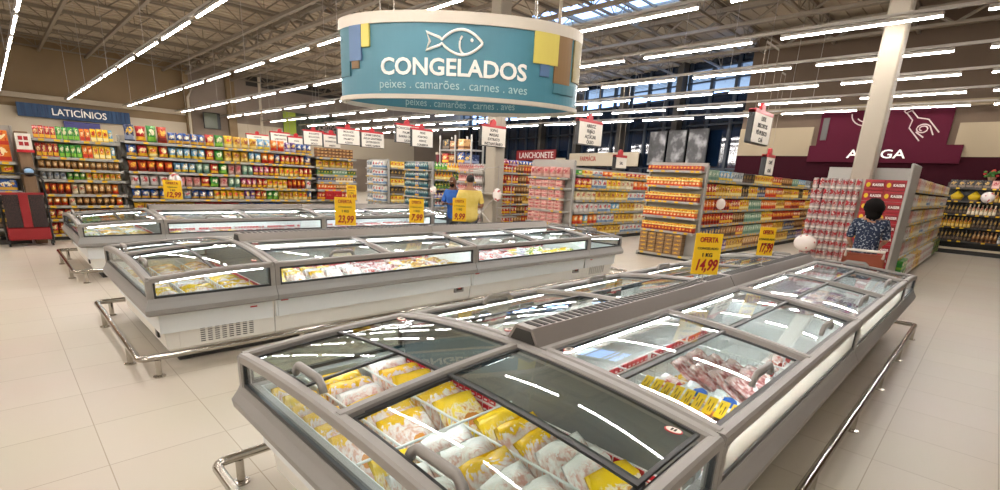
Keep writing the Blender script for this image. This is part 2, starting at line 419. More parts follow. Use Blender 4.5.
def make_cap():
    t = thing('end_freezer', 'x', 'freezer', (0, 0, 0), 0, None)
    def U(d, z): return [(LC, d, z), (d, d, z), (d, W - d, z), (LC, W - d, z)]
    q = MB(); q.loops([U(.15, .09), U(.11, .14), U(.075, .475), U(.06, .50)], cap=False); q.build('body', M_white, t)
    q = MB(); q.box(.2, .2, 0, LC, W - .2, .1); q.build('plinth', M_slot, t)
    q = MB()
    prof = [(.0, .62), (-.012, .585), (-.036, .535), (-.03, .495), (-.005, .478), (.075, .475), (.075, .62)]
    R = []
    for k in range(4): R.append([U(d, z)[k] for d, z in prof])
    q.loops(R); q.build('collar', M_collar, t)
    # white tank
    q = MB(); i0 = .075
    q.box(i0, i0, .30, LC - .02, W - i0, .33)
    q.box(i0 - .01, i0 - .01, .30, i0 + .005, W - i0, .618); q.box(i0, i0 - .01, .30, LC - .02, i0 + .005, .618); q.box(i0, W - i0 - .005, .30, LC - .02, W - i0 + .01, .618)
    q.build('tank', M_liner, t)
    q = MB(); q.slab(lambda u, v: (LC - .05 + u * .03, v, .33 + (zcap(LC - .03, v) - .045 - .33) * 1), [0, 1], lerp(i0, W - i0, 9), .0)
    q = MB(); vs = lerp(i0, W - i0, 13); q.loops([[(LC - .05, v, .3), (LC - .02, v, .3), (LC - .02, v, zcap(LC, v) - .04), (LC - .05, v, zcap(LC, v) - .04)] for v in vs]); q.build('back_wall', M_evap, t)
    q = MB(); price_rail(q, lambda s, d: (LC - .05 - d, i0 + .03 + s * (W - 2 * i0 - .06)), 36, .49)
    o = q.build('price_rail', [M_tagwhite, M_redtag, M_letter], t); o['label'] = 'white rail with two rows of red price tags'
    q = MB(); lu = lerp(.1, LC - .1, 5); q.slab(lambda u, v: (u, v, zcap(u, v) - .044), lu, [HC - .012, HC + .012], .008)
    for v in (.018, W - .034): q.slab(lambda u, x: (u, x, zcap(u, x) - .044), lu, [v, v + .016], .008)
    q.build('led_strip', M_led2, t)
    for u in (.3, .62):
        q = MB(); q.tube([(u, i0 + .01, .6), (u, W - i0 - .01, .6)], .006, 6); q.tube([(u, i0 + .01, .45), (u, W - i0 - .01, .45)], .004, 6)
        for k in range(23): v = i0 + .05 + k * .08; q.tube([(u, v, .34), (u, v, .6)], .003, 4)
        q.build('wire_divider', M_wire, t)
    q = MB(); q.tube([(.09, HC, .61), (LC - .05, HC, .61)], .006, 6)
    for k in range(11): q.tube([(.1 + k * .08, HC, .34), (.1 + k * .08, HC, .61)], .003, 4)
    q.build('wire_divider', M_wire, t)
    # grey frame
    q = MB(); vs = lerp(0.02, W - .02, 19); us = lerp(.02, LC - .025, 11)
    frame_bar(q, [(.024, v, zcap(.0, v)) for v in vs], 1.1); frame_bar(q, [(LC - .03, v, zcap(LC, v)) for v in vs], 1.2)
    for v in (.024, W - .024): frame_bar(q, [(u, v, zcap(u, v)) for u in us], 1.1)
    frame_bar(q, [(u, HC, zcap(u, HC)) for u in us])
    for v in (0, W - .05): q.cbox(-.004, v, ZG - .01, .045, v + .05, zcap(0, v) - .01, .008)
    for v in (0, W - .045): q.box(LC - .04, v, ZG - .01, LC, v + .045, zcap(LC, v) - .02)
    q.build('frame', M_grey, t)
    q = MB()                                                # black gaskets round the glass
    for z0, z1 in ((ZG, ZG + .02),):
        q.box(.004, .05, z0, .03, W - .05, z1); q.box(.05, .006, z0, LC - .04, .03, z1); q.box(.05, W - .03, z0, LC - .04, W - .006, z1)
    for v in (.05, W - .065): q.box(.004, v, ZG, .03, v + .015, zcap(0, v) - .03)
    for v in (.006, W - .03): q.box(.045, v, ZG, .06, v + .024, zcap(.05, v) - .03); q.box(LC - .055, v, ZG, LC - .04, v + .024, zcap(LC, v) - .03)
    for v in (.05, W - .074): q.slab(lambda u, x: (u, x, zcap(u, x) - .03), us[1:-1], [v, v + .018], .012)
    for v in (HC - .045, HC + .027): q.slab(lambda u, x: (u, x, zcap(u, x) - .02), us[1:-1], [v, v + .02], .012)
    q.build('gasket', M_dark, t)
    q = MB(); vs2 = lerp(.06, W - .06, 13)
    q.loops([[(.012, v, ZG + .01), (.018, v, ZG + .01), (.018, v, zcap(0, v) - .03), (.012, v, zcap(0, v) - .03)] for v in vs2]); q.build('front_glass', M_glassfront, t)
    for v in (.014, W - .02):
        q = MB(); us2 = lerp(.05, LC - .045, 7)
        q.loops([[(u, v, ZG + .01), (u, v + .006, ZG + .01), (u, v + .006, zcap(u, v) - .03), (u, v, zcap(u, v) - .03)] for u in us2]); q.build('side_glass', M_glassfront, t)
    # lids: two per half
    def pane(name, u0, u1, v0, v1, dz, handle=None):
        q = MB(); q.slab(lambda u, v: (u, v, zcap(u, v) + dz), lerp(u0, u1, 9), lerp(v0, v1, 13), .005)
        o = q.build(name, M_glass, t, smooth=True)
        q = MB()
        for (a, b, c, d) in ((u0, u0 + .02, v0, v1), (u1 - .02, u1, v0, v1), (u0, u1, v0, v0 + .016), (u0, u1, v1 - .016, v1)):
            q.slab(lambda u, v: (u, v, zcap(u, v) + dz + .003), lerp(a, b, 2 if b - a < .05 else 6), lerp(c, d, 2 if d - c < .05 else 7), .011)
        q.build('lid_edge', M_dark, o)
        if handle is not None: ob('handle', HANDLE, o, (.085, handle, zcap(.085, handle) + dz))
    pane('back_lid', .5, LC - .05, .07, HC - .03, -.012); pane('back_lid', .5, LC - .05, HC + .03, W - .07, -.012)
    pane('sliding_lid', .05, .55, .07, HC - .03, -.026, .52); pane('sliding_lid', .05, .55, HC + .36, W - .07, -.026, HC + .38)
    badge(t, (LC - .13, .14, zcap(LC - .13, .14) - .008), -PI / 2); badge(t, (LC - .12, W - .14, zcap(LC - .12, W - .14) - .008), -PI / 2)
    # vents and control box on the side panels
    for sy, v in ((1, .083), (-1, W - .083)):
        q = MB(); q.cur = 0; q.box(.2, v - .012 * sy - .004, .14, .86, v - .012 * sy + .004, .40)
        q.cur = 1
        for i in range(8):
            for k in range(10): q.box(.36 + i * .058, v - .012 * sy - .0065, .17 + k * .02, .396 + i * .058, v - .012 * sy + .0065, .178 + k * .02)
        c_ = v - .012 * sy; q.v = [(x, (.0965 if sy > 0 else W - .0965) + (y - c_) - sy * ((z - .27) * .104 + .002), z) for x, y, z in q.v]
        q.build('vent_panel', [M_white, M_slot], t)
        q = MB(); q.box(.78, v - .02, .425, .84, v + .02, .437); o = q.build('maker_plate', M_red, t)
    q = MB(); q.box(.085, .32, .2, .11, .40, .31); q.cur = 1; q.box(.08, .335, .215, .09, .385, .295); q.build('control_box', [M_slot, M_collar], t)
    return t
def make_unit(side):
    """one trunk freezer of a row; side=-1: outer glass at v=0, +1: mirrored"""
    t = thing('island_freezer', 'x', 'freezer', (0, 0, 0))
    V = (lambda v: v) if side < 0 else (lambda v: W - v)
    def B(q, u0, v0, z0, u1, v1, z1): a, b = sorted((V(v0), V(v1))); q.box(u0, a, z0, u1, b, z1)
    g = .004
    q = MB(); q.loops([[(u, V(v), z) for v, z in ((.06, .5), (.075, .475), (.11, .14), (.15, .09), (HC - .02, .09), (HC - .02, .5))] for u in (g, LU - g)], closed=False); q.build('body', M_white, t)
    q = MB(); B(q, g, .2, 0, LU - g, HC - .02, .1); q.build('plinth', M_slot, t)
    q = MB(); q.loops([[(u, V(d), z) for d, z in ((.0, .62), (-.012, .585), (-.036, .535), (-.03, .495), (-.005, .478), (.075, .475), (.075, .62))] for u in (g, LU - g)]); q.build('collar', M_collar, t)
    q = MB(); B(q, .03, .075, .30, LU - .03, HC - .02, .33); B(q, .03, .065, .3, LU - .03, .08, .618)
    for u in (.012, LU - .03): B(q, u, .075, .3, u + .018, HC - .02, .79)
    q.build('tank', M_liner, t)
    q = MB(); B(q, .03, HC - .06, .33, LU - .03, HC - .012, .87); q.build('back_wall', M_liner, t)
    q = MB(); price_rail(q, lambda s, d: (.06 + s * (LU - .12), V(HC - .06 - d)), 46, .50); o = q.build('price_rail', [M_tagwhite, M_redtag, M_letter], t); o['label'] = 'white rail with two rows of red price tags'
    q = MB(); B(q, .1, HC - .136, .854, LU - .1, HC - .127, .862)
    B(q, .1, .032, .7855, LU - .1, .044, .7915)
    q.build('led_strip', M_led, t)
    for k in range(5):
        u = LU * (k + 1) / 6
        q = MB(); q.tube([(u, V(.085), .6), (u, V(HC - .07), .6)], .006, 6); q.tube([(u, V(.085), .47), (u, V(HC - .07), .47)], .004, 6)
        for j in range(11): q.tube([(u, V(.1 + j * .08), .34), (u, V(.1 + j * .08), .6)], .003, 4)
        q.build('wire_divider', M_wire, t)
    q = MB(); us = [.0, LU]
    frame_bar(q, [(u, V(.024), zrow(.0)) for u in (g, LU - g)], 1.15)
    frame_bar(q, [(u, V(HC - .13), zrow(HC - .13)) for u in (g, LU - g)])
    vs = lerp(.03, HC - .12, 9)
    for u, w in ((.03, 1.1), (LU / 2, 1.0), (LU - .03, 1.1)): frame_bar(q, [(u, V(v), zrow(v)) for v in vs], w)
    B(q, g, 0, ZG - .01, .045, .045, .82); B(q, LU - .045, 0, ZG - .01, LU - g, .045, .82)
    q.build('frame', M_grey, t)
    q = MB(); B(q, g, HC - .11, .80, LU - g, HC - .012, zrow(HC) - .01); q.build('ridge_cover', M_console, t)
    q = MB(); B(q, .045, .006, ZG, LU - .045, .03, ZG + .02); B(q, .045, .006, .772, LU - .045, .03, .792)
    for u in (.045, LU - .06): B(q, u, .006, ZG, u + .015, .03, .79)
    q.build('gasket', M_dark, t)
    q = MB(); B(q, .05, .014, ZG + .01, LU - .05, .02, .785); q.build('front_glass', M_glassfront, t)
    for c in (0, 1):
        u0, u1 = c * LU / 2 + .055, (c + 1) * LU / 2 - .055
        def pane(name, v0, v1, dz, handle):
            f = lambda u, v: (u, V(v), zrow(v) + dz)
            q = MB(); q.slab(f, [u0, u1], lerp(v0, v1, 12), .005); o = q.build(name, M_glass, t, smooth=True)
            q = MB()
            for (a, b, p, r) in ((u0, u0 + .014, v0, v1), (u1 - .014, u1, v0, v1), (u0, u1, v0, v0 + .022), (u0, u1, v1 - .022, v1)):
                q.slab(lambda u, v: (u, V(v), zrow(v) + dz + .003), [a, b], lerp(p, r, 2 if r - p < .05 else 6), .012)
            q.build('lid_edge', M_dark, o)
            if handle: ob('handle', HANDLE, o, ((u0 + u1) / 2 + .1, V(.11), zrow(.11) + dz), (0, 0, PI / 2))
            if handle: badge(o, (u1 - .1, V(.5), zrow(.5) + dz + .002), 0) if False else None
        pane('back_lid', .47, HC - .155, -.012, False); pane('sliding_lid', .055, .52, -.026, True)
    badge(t, (.12, V(HC - .2), zrow(HC - .2) - .008))
    q = MB(); B(q, LU - .28, .075, .24, LU - .13, .105, .36); q.cur = 1; B(q, LU - .25, .07, .265, LU - .16, .08, .335); q.cur = 2; B(q, LU - .225, .068, .285, LU - .185, .075, .315)
    q.build('control_panel', [M_collar, M_slot, M_red], t)
    q = MB(); B(q, .06, .06, .45, .13, .09, .462); q.build('maker_plate', M_red, t)
    return t
def make_console():
    t = thing('vent_console', 'x', 'ventilation console')
    q = MB(); z = .912; L = LU - .006
    q.loops([[(u, v, zz) for v, zz in ((HC - .11, z), (HC - .055, z + .085), (HC + .055, z + .085), (HC + .11, z))] for u in (.006, L)]); q.build('housing', M_console, t)
    q = MB()
    for k in range(44): u = .06 + k * .056; q.box(u, HC - .045, z + .08, u + .03, HC + .045, z + .0885)
    q.build('grille_slots', M_slot, t)
    q = MB(); q.loops([[(u, v, zz) for v, zz in ((HC - .08, z + .01), (HC - .045, z + .07), (HC + .045, z + .07), (HC + .08, z + .01))] for u in (.0, .008)]); q.build('end_plate', M_slot, t)
    return t
def make_rail(L):
    t = thing('bumper_rail', 'x', 'bumper rail')
    o = .10; x0, x1, y0, y1 = -.13, L + .13, -o, W + o; z = .165; r = .06
    pts = []
    for cx, cy, a0 in ((x0 + r, y0 + r, PI), (x1 - r, y0 + r, 1.5 * PI), (x1 - r, y1 - r, 0), (x0 + r, y1 - r, .5 * PI)):
        pts += [(cx + r * math.cos(a0 + i * PI / 8), cy + r * math.sin(a0 + i * PI / 8), z) for i in range(5)]
    q = MB(); q.tube(pts, .026, 10, closed=True); q.build('tube_rail', M_chrome, t, smooth=True)
    P = [(x, y) for y in (y0, y1) for x in lerp(x0 + .12, x1 - .12, 7)] + [(x, y) for x in (x0, x1) for y in (.35, W - .35)]
    for x, y in P:
        q = MB(); q.tube([(x, y, 0), (x, y, z - .02)], .022, 8); q.lathe([(.045, 0), (.045, .008), (.02, .012)], (x, y, 0), 10); q.build('post', M_chrome, t, smooth=False)
    return t
cap0 = make_cap(); unitA = make_unit(-1); unitB = make_unit(1); con0 = make_console(); rail0 = make_rail(2 * LC + 2 * LU)
for w_ in (cap0, unitA, unitB, con0, rail0): w_.location = (0, 0, -50)
RANK = ('nearest', 'middle', 'farthest')
def place(proto, x, y, rz, label, group=None):
    c = copy_tree(proto); c.location = (x, y, 0); c.rotation_euler = (0, 0, rz); c['label'] = label
    if group: c['group'] = group
    return c
CAPL = ('grey end freezer of the nearest island, its tank full of yellow chicken bags', 'white and grey end freezer of the middle island with vent slots on its side', 'small-looking end freezer of the farthest island in front of the snack shelves')
for i, y in enumerate(IY):
    place(cap0, IX, y, 0, CAPL[i])
    place(cap0, IX + 2 * LC + 2 * LU, y + W, PI, 'end freezer closing the far end of the %s freezer island' % RANK[i])
    for j in (0, 1):
        x = IX + LC + j * LU
        ua = place(unitA, x, y, 0, ('%s freezer in the aisle-side row of the %s island' % (('first', 'second')[j], RANK[i])) if i else ('first trunk freezer of the nearest island, right row, with trays of meat', 'second trunk freezer of the nearest island, right row, half empty')[j])
        if i == 0:
            for ch in ua.children:
                if ch.name.startswith('front_glass'): ch.material_slots[0].link = 'OBJECT'; ch.material_slots[0].material = M_glassside
        place(unitB, x, y, 0, '%s freezer in the rear row of the %s island, behind the console' % (('first', 'second')[j], RANK[i]))
        place(con0, x, y, 0, '%s slatted grey console along the ridge of the %s freezer island' % (('first', 'second')[j], RANK[i]))
    place(rail0, IX, y, 0, 'steel bumper rail on short posts around the %s freezer island' % RANK[i])
def kill(o):
    for c in list(o.children): kill(c)
    bpy.data.objects.remove(o)
for w_ in (cap0, unitA, unitB, con0, rail0): kill(w_)

# ------------------------------------------------------------------ yellow price cards on the consoles
def price_card(x, y, z0, h, w, price, label, rz=0):
    t = thing('price_card', label, 'price card', (x, y, z0), rz)
    q = MB(); q.cbox(-w / 2, -.004, 0, w / 2, .004, h, .003); q.build('card', M_yellow, t)
    q = MB(); q.tube([(0, .012, .99 - z0), (0, .012, h * .6)], .005, 6); q.box(-.04, -.01, .99 - z0, .04, .035, 1.0 - z0); q.build('stand', M_alu, t)
    text_on('OFERTA', .055, t, (0, -.006, h - .05), M_redink, 'card_lettering', bold=.001, width=w * .66)
    text_on('CONGELADO', .026, t, (0, -.006, h - .115), M_ink, 'card_lettering'); text_on('1 KG', .04, t, (0, -.006, h - .165), M_ink, 'card_lettering', bold=.001)
    text_on(price, .12, t, (0, -.006, .07), M_redink, 'price_lettering', bold=.003, width=w * .78, shear=.25)
    return t
ry = -.72
price_card(3.78, 1.50, 1.055, .315, .215, '14,99', 'yellow price card reading 14,99 on the nearest island', ry)
price_card(5.15, 1.50, 1.10, .27, .16, '17,99', 'yellow price card farther along the nearest island, by the grocery shelves', ry)
price_card(3.0, 5.645, 1.04, .335, .25, '23,99', 'wide yellow price card, first of three on the middle island', ry)
price_card(4.06, 5.645, 1.04, .325, .20, '7,99', 'yellow price card between the other two on the middle island', ry)
price_card(4.83, 5.645, 1.04, .34, .20, '9,99', 'yellow price card in front of the man in yellow', ry)
price_card(2.12, 9.86, 1.08, .31, .30, '12,99', 'yellow price card at the start of the farthest island', ry)
price_card(5.40, 9.86, 1.08, .31, .21, '16,99', 'yellow price card midway along the farthest island', ry)

# ------------------------------------------------------------------ big drum sign over the freezers
DC = Vector((4.80, 5.67, 0)); DA, DB = 1.63, .78; DZ0, DZ1 = 2.61, 3.60
drum = thing('hanging_sign', 'big oval teal CONGELADOS sign with white fish hanging over the freezers', 'sign', (DC.x, DC.y, DZ0), -math.radians(45.8))
H_ = DZ1 - DZ0
def ell(ph, off=0, inner=0):
    n = Vector((math.cos(ph) / DA, math.sin(ph) / DB)).normalized()
    return Vector((DA * math.cos(ph), DB * math.sin(ph))) + n * off
ARC = [(-PI / 2 + i * PI / 400, 0) for i in range(401)]
s_ = 0; tab = [(0, -PI / 2)]
for i in range(1, 401):
    a = ell(-PI / 2 + (i - 1) * PI / 400); b = ell(-PI / 2 + i * PI / 400); s_ += (b - a).length; tab.append((s_, -PI / 2 + i * PI / 400))
def phi_of(s):
    sg = 1 if s >= 0 else -1; s = abs(s)
    for i in range(1, len(tab)):
        if tab[i][0] >= s:
            f = (s - tab[i - 1][0]) / (tab[i][0] - tab[i - 1][0]); p = tab[i - 1][1] + f * (tab[i][1] - tab[i - 1][1]); break
    else: p = tab[-1][1]
    return p if sg > 0 else -PI - p
def on_drum(s, z, off): p = ell(phi_of(s), off); return (p.x, p.y, z)
def in_drum(s, z, off):                                     # inner face of the rear wall, read from inside
    p = ell(-phi_of(s), -off); return (p.x, p.y, z)
def ring(q, z0, z1, o0, o1, n=96):
    A = [2 * PI * i / n for i in range(n)]
    P = []
    for (o, z) in ((o1, z0), (o1, z1), (o0, z1), (o0, z0)):
        P.append([(*ell(a, o), z) for a in A])
    P.append(P[0]); q.loops(P, cap=False)
q = MB(); ring(q, .03, H_ - .12, -.03, 0); q.build('drum_panel', M_teal, drum, smooth=False)
q = MB(); ring(q, H_ - .13, H_ + .0, -.04, .025); q.build('top_band', M_trimwhite, drum)
q = MB(); ring(q, 0, .05, -.04, .02); q.build('bottom_trim', M_trimwhite, drum)
q = MB()
for sx in (-1, 1):
    for sy in (-.5, .5): q.tube([(sx * 1.0, sy * .8, H_ - .1), (sx * 1.0, sy * .8, RZ - DZ0 - .5)], .008, 4)
q.box(-1.2, -.42, H_ - .06, 1.2, -.38, H_ - .02); q.box(-1.2, .38, H_ - .06, 1.2, .42, H_ - .02)
q.build('hanger_cables', M_alu, drum)
def drum_text(s, size, z, m, name, width, s0=0, inner=False, ext=.008):
    me = text_mesh(s, size, ext, .006 if not inner and size > .2 else 0)
    bm = bmesh.new(); bm.from_mesh(me); bmesh.ops.triangulate(bm, faces=bm.faces[:])
    bmesh.ops.subdivide_edges(bm, edges=[e for e in bm.edges if e.calc_length() > .12], cuts=2)
    xs = [v.co.x for v in bm.verts]; k = width / (max(xs) - min(xs))
    for v in bm.verts:
        f = (in_drum if inner else on_drum)
        v.co = Vector(f(s0 + v.co.x * k, z + v.co.y, (.034 if inner else .008) + v.co.z))
    bm.to_mesh(me); bm.free(); me.materials.clear(); me.materials.append(m); me.name = name
    return ob(name, me, drum)
drum_text('CONGELADOS', .27, .36, M_letter, 'title_lettering', 1.86, -.02)
drum_text('peixes . camarões . carnes . aves', .15, .165, M_lettersoft, 'subtitle_lettering', 1.90, -.02, ext=.003)
drum_text('peixes . camarões . carnes . aves', .15, .14, M_lettersoft, 'inner_lettering', 1.7, -.05, True, .003)
q = MB(); P = []
for i in range(25):
    t = i / 24; P.append((.44 - .60 * t, .175 * math.sin(PI * min(1, t * .97 + .0)) ** .8 + .0))
top = P; low = [(x, -y) for x, y in P]
def drumtube(pts, r): q.tube([on_drum(x * .82 - .02, .655 + z * .80, .012) for x, z in pts], r, 6)
fish = top + [(-.20, .055), (-.40, .125), (-.345, .0), (-.40, -.125), (-.20, -.055)] + low[::-1]
drumtube(fish, .017)
drumtube([(.15 - .07 * math.cos(a) + .02, .13 * math.sin(a) - .03) for a in [PI * .35 - PI * .8 * i / 10 for i in range(11)]][::-1], .014)
q.ell(on_drum(.21, .683, .015), (.02, .02, .02)); q.build('fish_icon', M_letter, drum)
def patch(name, m, s0, s1, z0, z1, off):
    q = MB(); n = 5; R = []
    for i in range(n + 1):
        s = s0 + (s1 - s0) * i / n
        R.append([on_drum(s, z0, off + .012), on_drum(s, z1, off + .012), on_drum(s, z1, .001), on_drum(s, z0, .001)])
    q.loops(R); q.build(name, m, drum)
M_dy = mat('decor_yellow', '#cfc05e', .5); M_db = mat('decor_brown', '#80623a', .5); M_dt = mat('decor_dark_teal', '#3f7482', .5); M_dp = mat('decor_slate_blue', '#54729a', .5); M_dn = mat('decor_tan', '#8f7f4a', .5)
for a in ((M_dt, -1.70, -1.46, .28, .86, .006), (M_dp, -1.45, -1.24, .45, .86, .014), (M_db, -1.42, -1.29, .36, .47, .008), (M_dy, -1.23, -1.11, .60, .86, .018),
          (M_dy, .99, 1.33, .50, .86, .02), (M_db, 1.29, 1.56, .30, .86, .012), (M_dp, 1.09, 1.22, .36, .51, .008), (M_dt, 1.3, 1.68, .18, .31, .006), (M_dn, 1.62, 1.85, .36, .86, .010)):
    patch('decor_panel', *a)
# ------------------------------------------------------------------ security camera
cam = thing('security_camera', 'dark dome security camera on a white stem beside the round sign', 'camera', (8.05, 6.64, 4.55))
q = MB(); q.lathe([(.02, 0), (.10, -.02), (.115, -.10), (.115, -.2)], n=16); q.tube([(0, 0, 0), (0, 0, RZ - 4.55)], .03, 8); q.build('housing', M_cream, cam, smooth=False)
q = MB(); q.lathe([(.11, -.2), (.115, -.26), (.09, -.34), (.04, -.385), (.005, -.39)], n=16); q.build('dome', M_black, cam, smooth=True)
# ------------------------------------------------------------------ hanging aisle signs
def aisle_sign(y, zb, zt, w, lines, what, x=11.2, size=.1):
    t = thing('aisle_sign', what, 'aisle sign', (x, y, zb)); h = zt - zb
    q = MB(); q.cbox(0, 0, 0, w, .13, h, .01); q.build('board', M_black, t)
    q = MB(); q.box(.02, -.012, .02, w, 0, h - .07); q.build('face', M_signwhite, t)
    q = MB(); q.box(0, -.016, h - .07, w, .13, h + .005)
    q.lathe([(.0, -.03), (.11, -.03), (.11, .03), (.0, .03)], n=16)
    for i in range(len(q.v) - 64, len(q.v)): p = q.v[i]; q.v[i] = (p[0] + w / 2, p[2] + .05, p[1] + h + .06)
    q.build('red_header', M_red, t)
    q = MB(); q.tube([(.15, .06, h), (.15, .06, 4.6 - zb)], .006, 4); q.tube([(w - .15, .06, h), (w - .15, .06, 4.6 - zb)], .006, 4); q.box(.15, .055, 4.56 - zb, w - .15, .065, 4.6 - zb); q.build('hanger', M_steel, t)
    n = len(lines)
    for i, s in enumerate(lines):
        if s: text_on(s, size, t, (w / 2, -.014, (h - .1) * (1 - (i + .5) / n) + .01), M_ink, 'sign_lettering', bold=.002)
    return t
W4 = 1.08
aisle_sign(3.93, 2.66, 3.32, W4, ['LEITE', 'BISCOITOS', 'PÓ P/ SUCO', 'CHÁ'], 'white aisle sign with black edge tilted beside the pale column', size=.12)
aisle_sign(8.32, 2.67, 3.32, W4, ['ARROZ', 'FEIJÃO', 'AÇÚCAR', 'ÓLEO'], 'white ARROZ FEIJÃO aisle sign right of the round freezer sign', size=.125)
aisle_sign(11.2, 2.59, 3.2, 1.0, ['SOPAS', 'MASSAS', 'EXTRATO', 'INSTANTÂNEO'], 'white SOPAS MASSAS aisle sign hanging in front of the pillar top', x=10.36, size=.11)
aisle_sign(15.88, 2.66, 3.32, .95, ['PEIXE', 'FÓSFORO', 'ARROZ', 'CONSERVA'], 'smaller aisle sign half hidden behind the ACHOCOLATADOS sign', size=.1)
aisle_sign(16.92, 2.82, 3.52, W4, ['ACHOCOLATADOS', 'PALMITO', 'BARRA CEREAIS', 'LIGHT'], 'white ACHOCOLATADOS PALMITO aisle sign under the round freezer sign', size=.12)
aisle_sign(19.51, 2.66, 3.32, W4, ['CREME DENTAL', 'ÁGUA SANITÁRIA', 'DETERGENTE', 'SABÃO BARRA'], 'white ÁGUA SANITÁRIA aisle sign overlapping the MOLHOS sign', size=.11)
aisle_sign(21.57, 2.8, 3.52, W4, ['MOLHOS', 'AZEITONA', 'PALMITO', 'AZEITE'], 'white MOLHOS AZEITONA aisle sign above the end of the snack shelves', size=.12)
aisle_sign(22.94, 2.66, 3.3, .85, ['LIMPEZA', 'DESINFETANTE', 'SABÃO'], 'narrow aisle sign peeking out behind the BISCOITO sign', size=.1)
aisle_sign(25.04, 2.8, 3.52, W4, ['BISCOITO', 'BOLACHA', 'WAFER', 'BOLO'], 'white BISCOITO BOLACHA aisle sign above the crates on the snack shelves', size=.12)
aisle_sign(26.9, 2.6, 3.25, .9, ['PAPEL', 'FRALDAS'], 'low aisle sign between the BISCOITO and PERFUMARIA signs', size=.1)
aisle_sign(29.2, 2.85, 3.55, W4, ['PERFUMARIA', 'SABONETES', ''], 'white PERFUMARIA aisle sign above the purple and blue snack bags', size=.12)
aisle_sign(32.88, 2.85, 3.53, 1.3, ['HIGIENE', 'PESSOAL', ''], 'farthest white HIGIENE aisle sign above the snack shelves', size=.12)
aisle_sign(4.5, 2.1, 2.62, .62, ['CAFÉ', 'CHÁ'], 'small white sign under the tilted aisle sign, over the grocery shelves', x=14.2, size=.12)
aisle_sign(8.6, 2.15, 2.55, .6, ['SAL'], 'small white sign just above the yellow packs of the middle gondola', x=13.6, size=.12)
# ------------------------------------------------------------------ wall signs
t = thing('wine_sign', 'maroon ADEGA sign board with drawn bottle on the brown wall', 'sign', (22.85, 5.75, 2.9), -PI / 2)
q = MB(); q.box(.2, 0, .55, 4.05, .1, 1.82); q.build('upper_board', M_maroon, t)
q = MB(); q.box(0, -.06, 0, 4.5, .06, .6); q.build('lower_board', M_maroon, t)
text_on('ADEGA', .42, t, (2.17, -.065, .28), M_letter, 'sign_lettering', bold=.004, width=1.75, ext=.01)
M_line = mat('drawn_line', '#b9a9a6', .6)
q = MB(); c, s = math.cos(-.75), math.sin(-.75)
def bt(pts, r=.02):
    q.tube([(3.25 + 1.15 * (x * c - z * s), -.01, 1.22 + (x * s + z * c) * .95) for x, z in pts], r, 5)
c, s = math.cos(.6), math.sin(.6)
bt([(-.09, .72), (.09, .72), (.09, .62), (-.09, .62), (-.09, .72)]); bt([(-.07, .62), (-.07, .3), (-.25, .1), (-.25, -.45)]); bt([(.07, .62), (.07, .3), (.25, .1), (.25, -.45)])
bt([(.17 * math.cos(a) * (1 - .06 * a), -.12 + .17 * math.sin(a) * (1 - .06 * a)) for a in [i * .35 for i in range(30)]]); bt([(-.18, -.12), (-.12, -.4)]); bt([(.18, -.12), (.1, -.45)])
q.build('bottle_drawing', M_line, t)
q = MB(); c, s = 1, 0
bt([(-1.35 + .45 * math.cos(a), .5 + .45 * math.sin(a)) for a in [PI + PI * i / 12 for i in range(13)]]); bt([(-1.35 + .33 * math.cos(a), .52 + .33 * math.sin(a)) for a in [PI * 1.2 + PI * .6 * i / 12 for i in range(13)]]); bt([(-.95, .55), (-.9, .3), (-.82, .2)])
q.build('plate_drawing', M_line, t)
q = MB(); q.box(.3, -.03, .8, .5, 0, 1.6); q.build('notice', M_steeldark, t)
t = thing('dairy_sign', 'dark blue LATICÍNIOS sign board high on the far left wall', 'sign', (1.5, 37.6, 3.62))
q = MB(); q.box(0, 0, 0, 4.85, .2, .68)
for i in range(24): q.box(i * .2, -.03, 0, i * .2 + .14, 0, .68)
q.build('board', M_navy, t)
text_on('LATICÍNIOS', .5, t, (2.55, -.05, .33), M_letter, 'sign_lettering', bold=.004, width=2.35, ext=.01)
M_purple = mat('purple_panel', '#4b4a86', .6)
q = MB(); q.box(0, 0, 0, 1.6, .06, .55); tag(q.build('purple_wall_panel', M_purple, None, (3.3, 37.75, 3.0)), 'purple panel on the wall under the dairy sign', 'panel')  # flat panel set at the wall, not a hung poster
def fthing(name, label, cat, y, z): return thing(name, label, cat, tuple(fpt(y, z, .55)), FA)
t = fthing('snack_bar_sign', 'red LANCHONETE sign in front of the dark shop glazing', 'sign', 27.2, 3.05)
q = MB(); q.cbox(0, -.04, 0, 5.0, .04, .72, .01); q.build('board', mat('sign_red', '#8e1c22', .5), t)
text_on('LANCHONETE', .6, t, (2.6, -.05, .34), M_letter, 'sign_lettering', width=4.3, ext=.01)
for y0, w, txt, lab in ((22.5, 1.2, '', 'white header band just right of the LANCHONETE sign'), (20.9, 6.2, 'FARMÁCIA', 'long white header band with red lettering across the shop glazing'), (30.2, 1.6, '', 'short white header band left of the LANCHONETE sign')):
    t = fthing('header_band', lab, 'sign', y0, 2.7)
    q = MB(); q.cbox(0, 0, 0, w, .06, .78 if txt else .5, .01); q.build('board', M_cream, t)
    if txt: text_on(txt, .4, t, (1.9, -.01, .42), M_redink, 'sign_lettering', width=1.5, ext=.01)
M_photo = noise_mat('monochrome_print', [(.3, '#0c0c0d'), (.5, '#3a3a3c'), (.7, '#a3a3a4')], 1.6, .4, 4)
for y0, lab in ((14.2, 'black and white photo poster farthest from the brown wall'), (12.95, 'middle black and white photo poster on the shop glazing'), (11.7, 'black and white photo poster closest to the brown wall')):
    t = fthing('photo_poster', lab, 'poster', y0, 2.8)
    q = MB(); q.box(0, 0, 0, 1.1, .05, 1.7); q.build('print', M_photo, t); q = MB(); q.box(-.03, .01, -.03, 1.13, .06, 1.73); q.build('frame', M_black, t)
